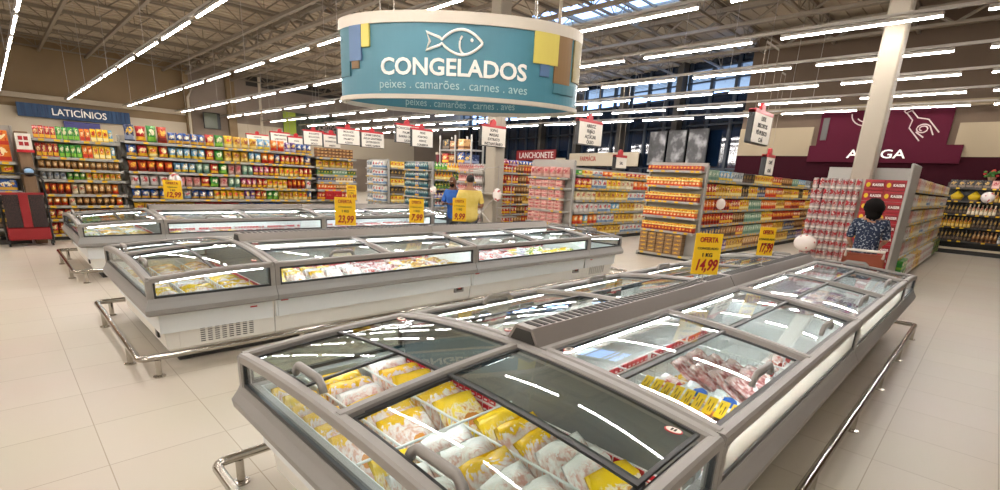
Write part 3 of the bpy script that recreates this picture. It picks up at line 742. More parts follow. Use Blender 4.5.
t = thing('green_wall_panel', 'dark panel with bright green edge and drawn fan on the far wall', 'panel', (15.4, 37.6, 4.0))
M_lime = mat('lime_green', '#8fa02c', .6); M_dgreen = mat('dark_green_board', '#2c3326', .6)
q = MB(); q.box(0, 0, 0, 5, .1, 1.5); q.build('board', M_dgreen, t); q = MB(); q.box(0, -.03, .0, .9, 0, 1.5); q.build('green_edge', M_lime, t)
q = MB()
for i in range(7):
    a = PI * (.1 + .8 * i / 6); q.tube([(3.4, -.02, .35), (3.4 + .8 * math.cos(a), -.02, .35 + .8 * math.sin(a))], .03, 4)
for rr in (.5, .8): q.tube([(3.4 + rr * math.cos(PI * i / 10), -.02, .35 + rr * math.sin(PI * i / 10)) for i in range(11)], .03, 4)
q.build('fan_drawing', M_line, t)
t = thing('wall_screen', 'dark screen mounted on the far wall above the snack shelves', 'screen', (10.25, 37.5, 3.85))
q = MB(); q.cbox(0, 0, 0, 1.0, .12, 1.0, .02); q.build('casing', M_black, t); q = MB(); q.box(.04, -.01, .04, .8, 0, .96); q.build('screen', mat('screen_green', '#4f5440', .3), t)
t = thing('maroon_partition', 'dark maroon partition behind the far end of the aisles', 'partition', (21.5, 27.5, 0))
q = MB(); q.cbox(0, 0, 0, 2.4, .2, 3.1, .01); q.build('panel', mat('maroon_partition', '#6b1f2a', .6), t); q = MB(); q.box(-.02, -.02, 3.0, 2.42, .22, 3.12); q.build('cap_rail', M_cream, t)

# ------------------------------------------------------------------ goods for the shelves: one mesh of each kind
def p_bag():
    q = MB(); nu, nv = 7, 8; F = []; Bk = []
    def th(u, v): return .02 + .48 * (max(0, math.sin(PI * v)) ** .45) * (max(0, math.sin(PI * u)) ** .4) * (1 + .12 * math.sin(5 * u + 9 * v))
    rings = []
    for j in range(nv):
        v = j / (nv - 1); w = .5 - .06 * math.sin(PI * v); r = []
        for i in range(nu): u = i / (nu - 1); r.append((-w + 2 * w * u, .5 - th(u, v), v))
        for i in range(nu): u = 1 - i / (nu - 1); r.append((-w + 2 * w * u, .5 + th(u, v), v))
        rings.append(r)
    q.loops(rings); return q.mesh('bag', M_white, True)
def p_box():
    q = MB(); q.cbox(-.485, 0, 0, .485, 1, 1, .03); return q.mesh('box', M_white)
def p_carton():
    q = MB(); q.loops([[(x, y, z) for x, y in ((-.45, .05), (.45, .05), (.45, .95), (-.45, .95))] for z in (0, .8)]); q.loops([[(-.45, .05, .8), (.45, .05, .8), (.45, .95, .8), (-.45, .95, .8)], [(-.45, .42, .94), (.45, .42, .94), (.45, .58, .94), (-.45, .58, .94)], [(-.45, .45, 1), (.45, .45, 1), (.45, .55, 1), (-.45, .55, 1)]]); return q.mesh('carton', M_white)
def p_can():
    q = MB(); q.lathe([(.0, .02), (.38, .0), (.46, .05), (.46, .9), (.37, .97), (.39, 1), (.34, 1), (.33, .97), (0, .965)], (0, .5, 0), 12); return q.mesh('can', M_white, False)
def p_bottle():
    q = MB(); q.lathe([(0, 0), (.42, 0), (.46, .03), (.46, .52), (.38, .64), (.18, .76), (.16, .9), (.2, .9), (.2, 1), (0, 1)], (0, .5, 0), 10); return q.mesh('bottle', M_white, False)
def p_jar():
    q = MB(); q.lathe([(0, 0), (.44, 0), (.47, .05), (.47, .66), (.36, .78), (.42, .78), (.42, 1), (0, 1)], (0, .5, 0), 10); return q.mesh('jar', M_white, False)
def p_brick():
    q = MB(); R = []
    for z, k in ((0, .9), (.12, 1), (.5, 1.02), (.88, 1), (1, .88)):
        R.append([(.49 * k * math.copysign(abs(math.cos(a)) ** .35, math.cos(a)), .5 + .49 * k * math.copysign(abs(math.sin(a)) ** .35, math.sin(a)), z) for a in [2 * PI * i / 12 for i in range(12)]])
    q.loops(R); return q.mesh('pack', M_white, True)
def p_roll():
    q = MB(); q.loops([[(x, .5 + .5 * math.cos(a), .5 + .5 * math.sin(a)) for a in [2 * PI * i / 12 for i in range(12)]] for x in (-.48, .48)]); return q.mesh('roll', M_white)
KM = dict(bag=p_bag(), box=p_box(), carton=p_carton(), can=p_can(), bottle=p_bottle(), jar=p_jar(), brick=p_brick())
PK = {}
for n, a in dict(red=('#b3202a', '#f0d9a8', '#e8b52c'), green=('#2f8a35', '#e9e2c0', '#7fb83a'), orange=('#e07a1c', '#f6e3b0', '#c8301e'), yellow=('#e6b81e', '#c8391c', '#f3e3a0'), blue=('#24509a', '#f0ead2', '#d8a53a'),
                 ltblue=('#6aa3c8', '#f2efe4', '#e3c23c'), purple=('#5a2f86', '#eac65a', '#d7d0e0'), magenta=('#a82560', '#f0d0d8', '#e8b040'), brown=('#9c6a38', '#d9b47a', '#4c2c14'), tan=('#c99a5e', '#e4c89a', '#7a4a22'), white=('#d9d6cc', '#c03a34', '#6f93b8'), cream=('#d8c69a', '#a84428', '#e9e0c8'),
                 dkgreen=('#1f4a2a', '#c8b23a', '#6a8f3c'), black=('#1d1a1a', '#b08a3a', '#6a5a4a'), pink=('#c58a80', '#a3303a', '#dcb8ac'), carton=('#8f704c', '#dba92c', '#7d5c3a'), teal=('#2f6f78', '#c9d8d0', '#1c3f52'), grey=('#9aa0a2', '#4a5a70', '#d9d9d6'), navyyel=('#25345c', '#e2b63a', '#8f98b0'), paleg=('#8fae94', '#d9e2cf', '#5f8c78'), redwhite=('#c9c3be', '#b01f2c', '#d9d6d2'), redor=('#c2401c', '#f0b63a', '#7a1c14'), gold=('#c99a1e', '#8c3a14', '#ecd07a')).items():
    PK['pack ' + n] = pack_mat('pack_' + n, *a)
M_tagy = mat('shelf_tag_yellow', '#e3b81c', .6)
ORD = ('bottom', 'second', 'third', 'fourth', 'fifth', 'sixth', 'seventh', 'eighth')
def gondola(name, label, x, y, rz, L, D, zs, top, desc, backtop=None, dark=False):
    SH, SB = (M_steeldark, M_black) if dark else (M_shelf, M_shelfback)
    t = thing(name, label, 'shelving', (x, y, 0), rz)
    q = MB(); q.box(0, .03, 0, L, D, .09); q.build('plinth', M_slot, t)
    q = MB(); q.box(0, D - .03, .05, L, D, backtop or top); q.build('back_panel', SB, t)
    for u in [0.0] + [L]:
        q = MB(); q.cbox(u - .02, D - .09, 0, u + .02, D + .01, top, .006); q.cbox(u - .018, .0, .0, u + .018, D - .08, .1, .004); q.build('upright', SH, t)
    for z in zs:
        q = MB(); q.box(.02, 0, z - .03, L - .02, D - .03, z); s = q.build('shelf', SH, t)
        q = MB(); q.box(.02, -.012, z - .045, L - .02, 0, z + .008); q.cur = 1; u = .1
        while u < L - .15:
            if random.random() < .72: q.box(u, -.016, z - .04, u + .09, -.012, z + .002)
            u += .12 + random.random() * .25
        q.build('price_strip', [SH, M_tagy], s)
    return dict(M=Matrix.Translation((x, y, 0)) @ Matrix.Rotation(rz, 4, 'Z'), rz=rz, L=L, D=D, zs=zs, desc=desc, n=len(zs))
PROTO = {}
def proto(kind, noun):
    if noun not in PROTO:
        PROTO[noun] = ob(noun, KM[kind], None, (0, 0, -50))
    return PROTO[noun]
def stock(g, k, runs, x0=.04, limit=None, y0=.02, lab=None, fit=True):
    """runs: (kind, noun, pack, colour words, width, height, depth, count, stacked)"""
    gap = (g['zs'][k + 1] - g['zs'][k] - .045) if k + 1 < g['n'] else 9
    u = x0; z = g['zs'][k]; o_ = 'top' if k == g['n'] - 1 else ORD[k]; i = 0; end = limit or g['L'] - .03
    while u < end:
        kind, noun, pk, adj, w, h, d, n, st = runs[i % len(runs)]; i += 1
        if gap < 5 and fit: h = min(max(h, .9 * gap / st), .96 * gap / st)
        for c in range(n):
            if u + w > end: u = end; break
            for s in range(st):
                p = g['M'] @ Vector((u + w / 2, y0 + random.random() * .01, z + s * h + .001))
                lb = lab or '%s %s on the %s shelf, %s' % (adj, noun.replace('_', ' '), o_, g['desc'])
                put(proto(kind, noun), p, (0, 0, g['rz'] + (random.random() - .5) * (.012 if kind in ('box', 'brick') else .05)), (w * (.92 if kind == 'brick' else .955), min(d, g.get('D', 1) - .075), h * (.97 if st == 1 else 1) * (1 + (random.random() - .5) * .04 * (st == 1))), PK['pack ' + pk], lb, noun.replace('_', ' ').split()[-1], lab or '%s %ss, %s shelf, %s' % (adj, noun.replace('_', ' '), o_, g['desc']))
            u += w
        u += .004
def R_(kind, noun, pk, adj, w, h, d, n, st=1): return (kind, noun, pk, adj, w, h, d, n, st)
# --- long wall run behind the islands: dairy drinks, snacks, crates
Z1 = [.12, .43, .70, .93, 1.22, 1.43, 1.66, 2.0]
g = gondola('wall_shelving', 'tall shelf unit of juice cartons and bagged snacks left of the snack shelves', .66, 13.6, 0, 1.42, .6, Z1, 2.06, 'juice shelf unit')
jc = 'juice_carton'
for k in (6, 7):
    stock(g, k, [R_('carton', jc, 'red', 'red', .085, .25, .1, 4), R_('carton', jc, 'green', 'green', .09, .26, .1, 4), R_('carton', jc, 'orange', 'orange', .085, .25, .1, 2), R_('box', jc, 'yellow', 'yellow', .1, .27, .1, 3), R_('box', jc, 'ltblue', 'pale blue', .07, .26, .1, 1), R_('box', jc, 'yellow', 'yellow', .1, .26, .1, 2)])
bb = 'bread_bag'
stock(g, 5, [R_('bag', bb, 'tan', 'light brown', .1, .17, .15, 15)]); stock(g, 4, [R_('bag', bb, 'grey', 'greyish', .1, .17, .15, 4), R_('bag', bb, 'green', 'green', .1, .17, .15, 3), R_('bag', bb, 'yellow', 'yellow', .1, .17, .15, 6)])
stock(g, 3, [R_('bag', bb, 'redor', 'red brown', .11, .19, .15, 4), R_('bag', bb, 'cream', 'cream', .11, .19, .15, 2), R_('bag', bb, 'tan', 'light brown', .11, .19, .15, 4), R_('bag', bb, 'orange', 'orange', .12, .19, .15, 3)])
stock(g, 2, [R_('bag', bb, 'orange', 'orange', .12, .18, .15, 3), R_('bag', bb, 'cream', 'cream', .12, .18, .15, 1), R_('bag', bb, 'brown', 'brown', .11, .18, .15, 6), R_('bag', bb, 'orange', 'orange', .12, .18, .15, 3)])
stock(g, 1, [R_('bag', bb, 'red', 'red', .13, .2, .15, 3), R_('bag', bb, 'brown', 'brown', .12, .2, .15, 4)]); stock(g, 0, [R_('bag', bb, 'red', 'red', .13, .22, .15, 9)])
Z2 = [.14, .5, .84, 1.13, 1.44, 1.75, 2.07]
g = gondola('snack_shelving', 'long shelf run of colourful snack bags across the back', 2.12, 13.6, 0, 4.24, .6, Z2, 2.2, 'long snack run')
sb = 'snack_bag'
def S(pk, adj, n, w=.17, h=.26): return R_('bag', sb, pk, adj, w, h, .16, n)
rows = {6: [S('navyyel', 'navy and yellow', 1, .2, .36), S('red', 'red', 1, .2, .34), S('green', 'green', 1, .19, .36), S('redor', 'dark orange', 1, .2, .36), S('blue', 'blue', 5, .15, .26), S('red', 'red', 1, .2, .28), S('green', 'green', 1, .2, .28), S('yellow', 'yellow', 1, .2, .3), S('gold', 'golden', 3, .19, .28), S('ltblue', 'pale blue', 2, .16, .28), S('orange', 'orange', 2, .18, .28), S('purple', 'purple', 2, .15, .26), S('blue', 'blue', 3, .14, .24), S('red', 'red', 1, .14, .25)],
        5: [S('blue', 'blue', 1, .19), S('red', 'red', 1, .2), S('yellow', 'yellow', 1, .2), S('red', 'red', 1, .18), S('ltblue', 'pale blue', 5, .15, .22), S('red', 'red', 1, .19), S('green', 'green', 1, .2), S('gold', 'golden', 3, .19), S('ltblue', 'pale blue', 2, .15), S('orange', 'orange', 2, .17), S('blue', 'blue', 1, .13), S('red', 'red', 5, .13, .24)],
        4: [S('redor', 'dark orange', 5, .17, .24), S('ltblue', 'pale blue', 3, .15, .21), S('paleg', 'pale green', 2, .15, .2), S('red', 'red', 1, .19), S('green', 'green', 1, .2), S('pink', 'pink', 2, .16), S('paleg', 'pale green', 2, .13), S('magenta', 'crimson', 3, .13), S('red', 'red', 2, .13), S('yellow', 'yellow', 4, .13, .2), S('red', 'red', 4, .12)],
        3: [S('redwhite', 'red and white', 5, .18, .24), S('pink', 'pink', 3, .16, .2), S('red', 'red', 1, .19), S('green', 'green', 1, .2), S('pink', 'pink', 1, .2), S('paleg', 'pale green', 2, .14), S('magenta', 'crimson', 3, .13), S('red', 'red', 2, .13), S('yellow', 'yellow', 4, .13, .2), S('redor', 'dark orange', 4, .12)],
        2: [S('blue', 'blue', 5, .17, .22), S('white', 'white', 2, .15, .2), S('blue', 'blue', 3, .16, .2), S('yellow', 'yellow', 5, .14, .2), S('purple', 'purple', 2, .13), S('red', 'red', 2, .14), S('green', 'green', 2, .15), S('gold', 'golden', 3, .13, .2), S('yellow', 'yellow', 3, .13, .2), S('blue', 'blue', 4, .12)],
        1: [S('gold', 'golden', 6, .2, .22), S('red', 'red', 5, .2, .22), S('blue', 'blue', 6, .18, .22)]}
for k, r_ in rows.items(): stock(g, k, r_)
Z3 = [.14, .55, .85, 1.13, 1.34, 1.54, 1.73, 2.0]
g = gondola('crate_shelving', 'shelf unit with brown crates on top at the right end of the snack run', 6.4, 13.6, 0, 1.25, .6, Z3, 2.1, 'crate-topped shelf unit')
stock(g, 7, [R_('box', 'small_crate', 'brown', 'brown', .11, .085, .16, 11, 3)]); stock(g, 6, [R_('bag', bb, 'gold', 'golden brown', .19, .18, .16, 6)])
stock(g, 5, [R_('box', 'biscuit_pack', 'dkgreen', 'dark green', .09, .1, .1, 5), R_('box', 'biscuit_pack', 'paleg', 'pale green', .09, .1, .1, 5)]); stock(g, 4, [R_('box', 'biscuit_pack', 'navyyel', 'navy and yellow', .09, .12, .1, 6), R_('box', 'biscuit_pack', 'cream', 'cream', .09, .12, .1, 6)])
stock(g, 3, [R_('box', 'biscuit_pack', 'orange', 'orange', .09, .13, .1, 6), R_('box', 'biscuit_pack', 'tan', 'light brown', .09, .13, .1, 6)]); stock(g, 2, [R_('box', 'biscuit_pack', 'red', 'red', .1, .16, .1, 12)])
for u in (6.62, 6.86):
    t = thing('red_crate', ('red plastic crate on the crate-topped shelf unit, left one' if u < 6.7 else 'red plastic crate on the crate-topped shelf unit, next to the other'), 'crate', (u, 13.5, .87))
    q = MB(); q.box(0, 0, 0, .22, .08, .02)
    for k in range(4): q.box(0, -.005, .02 + k * .05, .22, .0, .055 + k * .05); q.box(0, .08, .02 + k * .05, .22, .085, .055 + k * .05)
    for x in (0, .2): q.box(x, 0, 0, x + .02, .08, .21)
    q.build('basket', M_red, t); q = MB(); q.box(-.008, -.01, .2, .228, .09, .225); q.build('rim', M_red, t)
# --- left edge: wood-fronted stand and red stocking trolley
g = gondola('product_stand', 'brown wooden product stand at the left edge with orange boxes', -.9, 13.25, 0, 1.30, .5, [.3, .66, 1.0, 1.28, 1.53], 2.2, 'wooden stand at the left edge')
q = MB(); q.cbox(.43, 13.2, 0, .61, 13.8, 2.1, .01); tag(q.build('wood_panel', M_wood), 'upright brown wood panel beside the product stand', 'panel')
stock(g, 4, [R_('box', 'cake_box', 'orange', 'orange', .30, .28, .2, 6, 2)]); stock(g, 3, [R_('bag', sb, 'yellow', 'yellow', .2, .2, .16, 8)]); stock(g, 2, [R_('box', 'cake_box', 'blue', 'blue', .30, .22, .2, 6)]); stock(g, 1, [R_('box', 'cake_box', 'black', 'dark', .30, .22, .2, 6)]); stock(g, 0, [R_('bottle', 'sauce_bottle', 'black', 'dark', .09, .25, .09, 14)])
t = thing('hanging_notice', 'white notice with red print and red edge on the wooden panel', 'notice', (.42, 13.15, 1.72))
q = MB(); q.box(0, 0, .05, .22, .02, .34); q.build('sheet', M_signwhite, t); q = MB(); q.box(-.01, -.01, 0, .24, .03, .05); q.build('red_edge', M_red, t); q = MB()
for i in range(4): q.box(.04 + .075 * (i % 2), -.004, .12 + .1 * (i // 2), .1 + .075 * (i % 2), 0, .19 + .1 * (i // 2))
q.build('red_print', M_redink, t)
t = thing('shelf_speaker', 'small round blue-white gadget on the wooden panel', 'gadget', (.52, 13.1, 1.28))
q = MB(); q.ell((0, 0, .09), (.1, .08, .09)); q.build('shell', M_black, t, smooth=True); q = MB(); q.ell((0, -.055, .1), (.07, .04, .055)); q.build('lens', mat('pale_blue_lens', '#8fb8de', .3), t, smooth=True)
t = thing('stocking_trolley', 'red and black stocking trolley standing before the left shelves', 'trolley', (.06, 12.83, 0))
M_tred = mat('trolley_red', '#8e181d', .5)
q = MB(); q.cbox(0, 0, .12, .6, .3, .36, .02); q.build('base_tray', M_tred, t)
for x in (.02, .37):
    q = MB(); q.box(x, -.01, .36, x + .21, .03, .98); q.build('mesh_panel', M_mesh, t)
q = MB(); q.box(.235, -.02, .36, .365, .02, .98); q.box(0, -.012, .96, .6, .03, 1.0); q.build('red_stripe', M_tred, t)
q = MB(); q.tube([(-.02, .05, .05), (-.02, .05, 1.22), (.0, .05, 1.3), (.08, .05, 1.34), (.5, .05, 1.34), (.58, .05, 1.3), (.62, .05, 1.22), (.62, .05, .05)], .018, 8); q.build('hoop_handle', M_black, t)
for x in (.0, .6):
    for y in (.05, .28):
        q = MB(); q.loops([[(x + dx, y + .06 * math.cos(a), .06 + .06 * math.sin(a)) for a in [2 * PI * i / 12 for i in range(12)]] for dx in (-.015, .015)]); q.build('wheel', M_black, t)
# --- gondolas: end displays facing the islands, long sides running away
GX = 11.3; RE = -PI / 2; ZS = [.16, .5, .84, 1.18, 1.52, 1.88]
def side(name, label, y, L, desc, zs=ZS, top=2.1, x=GX + .32, D=.6): return gondola(name, label, x, y, 0, L, D, zs, top, desc)
def endcap(name, label, ytop, wid, desc, zs, top, backtop=None): return gondola(name, label, GX, ytop, RE, wid, .28, zs, top, desc, backtop)
# orange end display
g = endcap('wafer_display', 'end display stacked with orange and yellow boxes, brown cartons below', 6.26, 1.4, 'orange end display', [.1, .66, 1.0, 1.36, 1.71, 2.06], 2.2, 2.25)
for k in range(1, 6):
    stock(g, k, [R_('box', 'wafer_box', 'redor' if k % 2 else 'orange', 'orange', .088, .115, .16, 16)], y0=.0, fit=False)
    stock(dict(g, zs=[z + .116 for z in g['zs']]), k, [R_('box', 'wafer_box', 'yellow', 'yellow', .088, .085, .16, 16)], y0=.0, fit=False) if k < 5 else None
stock(g, 0, [R_('box', 'brown_carton', 'carton', 'brown and gold', .222, .104, .3, 6, 5)], y0=-.02)
g = side('grocery_shelving', 'long grocery shelf run receding right of the orange end display', 4.86, 10, 'grocery run beside the orange display')
fj, fb, fc = 'food_jar', 'food_bag', 'food_box'
def mixrow(*names): return [R_(*n) for n in names]
adjs = dict(red='red', orange='orange', yellow='yellow', gold='golden', navyyel='navy and yellow', blue='blue', paleg='pale green', cream='cream', brown='brown', black='dark', white='white', redor='dark orange', dkgreen='dark green', pink='pink', tan='light brown', grey='grey', ltblue='pale blue', purple='purple', teal='teal', redwhite='red and white', magenta='crimson', green='green')
def run(kind, noun, spec, w, h, d=.16, st=1): return [R_(kind, noun, c, adjs[c], w, h, d, n, st) for c, n in spec]
stock(g, 5, run('box', fc, (('paleg', 3), ('ltblue', 4), ('grey', 3), ('black', 4), ('yellow', 7), ('red', 4), ('brown', 5)), .22, .24))
stock(g, 4, run('jar', fj, (('red', 4), ('gold', 5), ('yellow', 5), ('black', 3), ('yellow', 4), ('navyyel', 4), ('orange', 6)), .17, .26))
stock(g, 3, run('jar', fj, (('orange', 4), ('redor', 6), ('red', 4), ('yellow', 4), ('paleg', 6), ('orange', 8), ('gold', 5)), .17, .24))
stock(g, 2, run('jar', fj, (('redor', 7), ('red', 5), ('brown', 5), ('paleg', 8), ('yellow', 6), ('redor', 6)), .17, .22))
stock(g, 1, run('box', fc, (('navyyel', 7), ('brown', 6), ('red', 3), ('paleg', 8), ('orange', 6), ('gold', 6)), .18, .22))
stock(g, 0, run('box', fc, (('navyyel', 5), ('purple', 4), ('gold', 6), ('tan', 6), ('brown', 7), ('gold', 8)), .2, .24))
# meat-pink end display and its side
g = endcap('sugar_display', 'end display of pink and white packs beside the pillar, grey board above', 10.12, 1.52, 'pink end display', [.14, .5, .86, 1.2, 1.5, 1.78], 2.25, 2.28)
for k in range(5): stock(g, k, [R_('brick', 'sugar_pack', 'pink', 'pink', .25, .1, .22, 6, 3 if k < 3 else 2)], y0=0)
stock(g, 5, [R_('bag', 'sugar_bag', 'pink', 'pink', .24, .3, .2, 6)], y0=0)
g = side('rice_shelving', 'grocery shelf run of rice, sugar and flour packs between the end displays', 8.55, 5.2, 'run right of the pink display')
stock(g, 5, run('brick', 'flour_pack', (('green', 1), ('yellow', 2), ('white', 2), ('orange', 2), ('yellow', 3), ('red', 5), ('redwhite', 4)), .26, .15, .2, 1)); 
stock(g, 4, run('brick', 'flour_pack', (('red', 3), ('white', 3), ('yellow', 3), ('cream', 3), ('orange', 4), ('yellow', 3)), .26, .24, .2))
stock(g, 3, run('brick', 'flour_pack', (('cream', 4), ('gold', 4), ('yellow', 3), ('white', 5), ('yellow', 4)), .26, .25, .2))
stock(g, 2, run('brick', 'flour_pack', (('redwhite', 5), ('white', 3), ('ltblue', 2), ('gold', 4), ('cream', 7)), .24, .25, .2))
stock(g, 1, run('brick', 'flour_pack', (('orange', 2), ('ltblue', 1), ('orange', 2), ('white', 4), ('gold', 5), ('cream', 6)), .24, .26, .2))
stock(g, 0, run('brick', 'flour_pack', (('white', 4), ('gold', 6), ('white', 9)), .26, .26, .2))
# display behind the pillar
g = endcap('soup_display', 'end display of pink bottles behind the man in yellow', 13.4, 1.42, 'pink bottle display', [.14, .5, .86, 1.2, 1.52, 1.84], 2.1)
for k in range(6): stock(g, k, run('bottle', 'dressing_bottle', (('pink', 7), ('redwhite', 6)), .105, .27, .1))
g = side('sauce_shelving', 'dark red sauce shelves just right of the pillar', 11.95, 2.9, 'sauce run beside the pillar')
for k, c in enumerate((('redor', 4), ('red', 5), ('gold', 4), ('brown', 4), ('redor', 5), ('redor', 4))):
    stock(g, k, run('can', 'sauce_can', (c, ('red', 4), ('brown', 3)), .14, .24, .14))
# blue-green bottle display with dark green run
g = endcap('water_display', 'end display filled with blue and green water bottles', 16.6, 1.55, 'water bottle display', [.14, .5, .86, 1.2, 1.52, 1.84], 2.15)
for k in range(6): stock(g, k, run('bottle', 'water_bottle', (('teal', 6), ('blue', 2)), .11, .29, .11))
g = side('cleaning_shelving', 'shelf run of green, yellow and purple cleaning bottles left of the blue-shirted man', 15.02, 2.6, 'cleaning run beside the water display')
for k, s in enumerate(((('white', 5), ('magenta', 3), ('paleg', 5)), (('white', 6), ('grey', 6)), (('purple', 4), ('magenta', 3), ('white', 6)), (('dkgreen', 6), ('white', 5)), (('yellow', 6), ('dkgreen', 7)), (('green', 4), ('yellow', 7)))):
    stock(g, k, run('bottle', 'cleaner_bottle', s, .15, .27, .14))
g = endcap('paper_display', 'end display of white paper packs left of the water bottles', 19.4, 1.4, 'white paper display', [.14, .5, .86, 1.2, 1.52, 1.84], 2.2)
for k in range(6): stock(g, k, run('brick', 'paper_pack', (('grey', 2), ('white', 4)), .22, .3, .25))
g = side('household_shelving', 'dim shelf run of yellow and dark packs between white and blue displays', 18.0, 2.6, 'household run beside the white display')
for k in range(6): stock(g, k, run('box', 'household_box', (('yellow', 4), ('black', 3), ('gold', 4), ('dkgreen', 3)) if k % 2 else (('black', 4), ('gold', 4), ('navyyel', 5)), .17, .26))
g = endcap('towel_display', 'end display of orange and white packs behind the crate-topped shelves', 22.6, 1.4, 'orange and white display', [.14, .5, .86, 1.2, 1.52, 1.84], 2.2)
for k in range(6): stock(g, k, run('brick', 'paper_pack', (('orange', 6),) if k > 2 else (('white', 3), ('ltblue', 3)), .22, .28, .25))
# --- beer end display by the pale column
t = thing('beer_display', 'grey-boarded end display stacked with beer cans and red packs', 'shelving', (GX, 2.62, 0), RE)
q = MB(); q.box(0, .86, 0, 1.46, .92, 2.24); q.build('back_board', M_shelf, t); q = MB(); q.cbox(-.02, -.05, 0, 1.48, .11, .1, .01); q.build('base', M_slot, t)
q = MB(); q.cbox(1.41, -.12, 0, 1.46, .92, 2.28, .01); q.build('side_board', M_shelf, t)
Mb = Matrix.Translation((GX, 2.62, 0)) @ Matrix.Rotation(RE, 4, 'Z')
M_can = pack_mat('beer_can_print', '#a9a29e', '#a81f2b', '#d8d2cc', .3, (.3, .5), .55, .27)
for r in range(10):
    for c in range(8):
        put(proto('can', 'beer_can'), Mb @ Vector((.06 + c * .098, .0, .102 + r * .19)), (0, 0, random.random()), (.1, .1, .188), M_can, 'red and white beer can stacked left of the red beer packs', 'can', 'beer cans of the tall stack')
M_beer = mat('beer_pack_red', '#a01824', .45); M_beerband = mat('beer_pack_cream', '#d9cdb8', .5)
bp = MB(); bp.cbox(0, 0, 0, .30, .3, .186, .006); bpm = bp.mesh('beer_pack', M_beer)
bq = MB(); bq.box(.10, -.003, .045, .29, 0, .15); bqm = bq.mesh('label_band', mat('beer_band_red', '#7d0f18', .45)); br_ = MB(); br_.loops([[(.055 + .032 * math.cos(a), y, .095 + .042 * math.sin(a)) for a in [2 * PI * i / 12 for i in range(12)]] for y in (-.004, 0)]); brm = br_.mesh('round_emblem', M_tagy)
txm = text_mesh('KAISER', .062, .001, .0015); txm.materials.clear(); txm.materials.append(M_letter)
for r in range(10):
    for c in range(2):
        o = ob('beer_pack', bpm, None, Mb @ Vector((.80 + c * .302, -.03 + .01 * random.random(), .102 + r * .19)), (0, 0, RE)); tag(o, 'red KAISER beer pack stacked right of the beer cans', 'beer pack', 'red beer packs of the tall stack')
        ob('label_band', bqm, o); ob('round_emblem', brm, o); ob('lettering', txm, o, (.2, -.004, .095), (PI / 2, 0, 0), (.85, 1, 1))
g = side('beer_shelving', 'shelf run of beer and drink packs receding behind the beer display', 1.18, 9.3, 'drinks run behind the beer display', [.12, .55, .9, 1.22, 1.54, 1.86], 2.15, GX + .95)
stock(dict(g, zs=[z + .012 for z in g['zs']]), 0, [R_('box', 'drink_pack', 'green', 'green', .42, .2, .3, 2, 2), R_('box', 'drink_pack', 'redwhite', 'red and white', .42, .2, .3, 3, 2), R_('box', 'drink_pack', 'gold', 'golden', .42, .2, .3, 3, 2), R_('box', 'drink_pack', 'redwhite', 'red and white', .42, .2, .3, 8, 2), R_('box', 'drink_pack', 'dkgreen', 'dark green', .42, .2, .3, 6, 2)], y0=-.10)
for k in range(1, 6): stock(g, k, run('box', 'drink_pack', (('pink', 3), ('redwhite', 3), ('cream', 3), ('gold', 2)) if k % 2 else (('redwhite', 4), ('yellow', 2), ('cream', 4), ('white', 3)), .3, .23, .25))
# --- wine shelves against the brown wall
g = gondola('wine_shelving', 'dark wine shelves along the maroon wall at the right edge', 22.4, 1.35, RE, 4.4, .5, [.42, .86, 1.28, 1.7, 2.12], 2.3, 'wine shelves', None, True)
q = MB(); q.box(0, -.2, 0, 4.4, -.03, .14); q.cur = 1; q.box(0, -.2, .14, 4.4, -.03, .2); o = q.build('white_kick_board', [M_black, M_cream]); o.location = (22.4, 1.35, 0); o.rotation_euler = (0, 0, RE); tag(o, 'pale low step running along the foot of the wine shelves', 'step')
wb = 'wine_bottle'
stock(g, 0, run('bottle', wb, (('black', 9), ('brown', 6), ('grey', 8)), .1, .34, .1), limit=2.4); stock(g, 1, run('bottle', wb, (('gold', 8), ('black', 7), ('dkgreen', 8)), .1, .33, .1), limit=2.4)
stock(g, 2, run('bottle', wb, (('black', 6), ('cream', 7), ('black', 9)), .1, .34, .1), limit=2.4); stock(g, 3, run('bottle', wb, (('gold', 5), ('black', 5), ('brown', 6), ('redor', 4)), .1, .33, .1), x0=1.0, limit=2.4)
stock(g, 4, [R_('box', 'gift_box', 'black', 'dark', .2, .26, .2, 5), R_('box', 'gift_box', 'pink', 'pale', .2, .26, .2, 4), R_('box', 'gift_box', 'red', 'red', .24, .24, .2, 4)], limit=2.6)
M_yfruit = mat('yellow_gift', '#d8b41e', .5)
for i, y in enumerate((1.05, .62)):
    t = thing('gift_basket', ('yellow wrapped basket among the wine bottles, next to the drinks run' if i == 0 else 'yellow wrapped basket among the wine bottles, beside the balloon'), 'basket', (22.62, y, 1.705))
    q = MB(); q.lathe([(.1, 0), (.16, .1), (.18, .16), (.1, .24), (.02, .32)], n=10); q.build('wrapped_bundle', M_yfruit, t, smooth=True); q = MB(); q.lathe([(.12, -.004), (.13, .05), (.11, .06)], n=10); q.build('basket_base', M_wood, t)
M_leaf = mat('leaf_green', '#3d6b2a', .7); M_flor = mat('red_flower', '#b02a2a', .6)
for i, y in enumerate((.35, -.15, -.7)):
    t = thing('flower_arrangement', ('green and red flower arrangement on top of the wine shelves, left', 'yellow-green flower arrangement in the middle of the wine shelf top', 'red flower arrangement at the right end of the wine shelf top')[i], 'flowers', (22.6, y, 2.38))
    q = MB(); q.lathe([(0, 0), (.08, 0), (.12, .1), (0, .1)], n=10); q.build('pot', M_wood, t); q = MB(); w2 = MB()
    for k in range(26):
        a = random.random() * 6.28; rr = random.random() * .2; z = .12 + random.random() * .2
        (q if k % 3 else w2).ell((rr * math.cos(a), rr * math.sin(a), z), (.05, .05, .035), 6, 4)
    q.build('foliage', M_leaf, t); w2.build('blossoms', M_flor if i != 1 else M_yfruit, t)
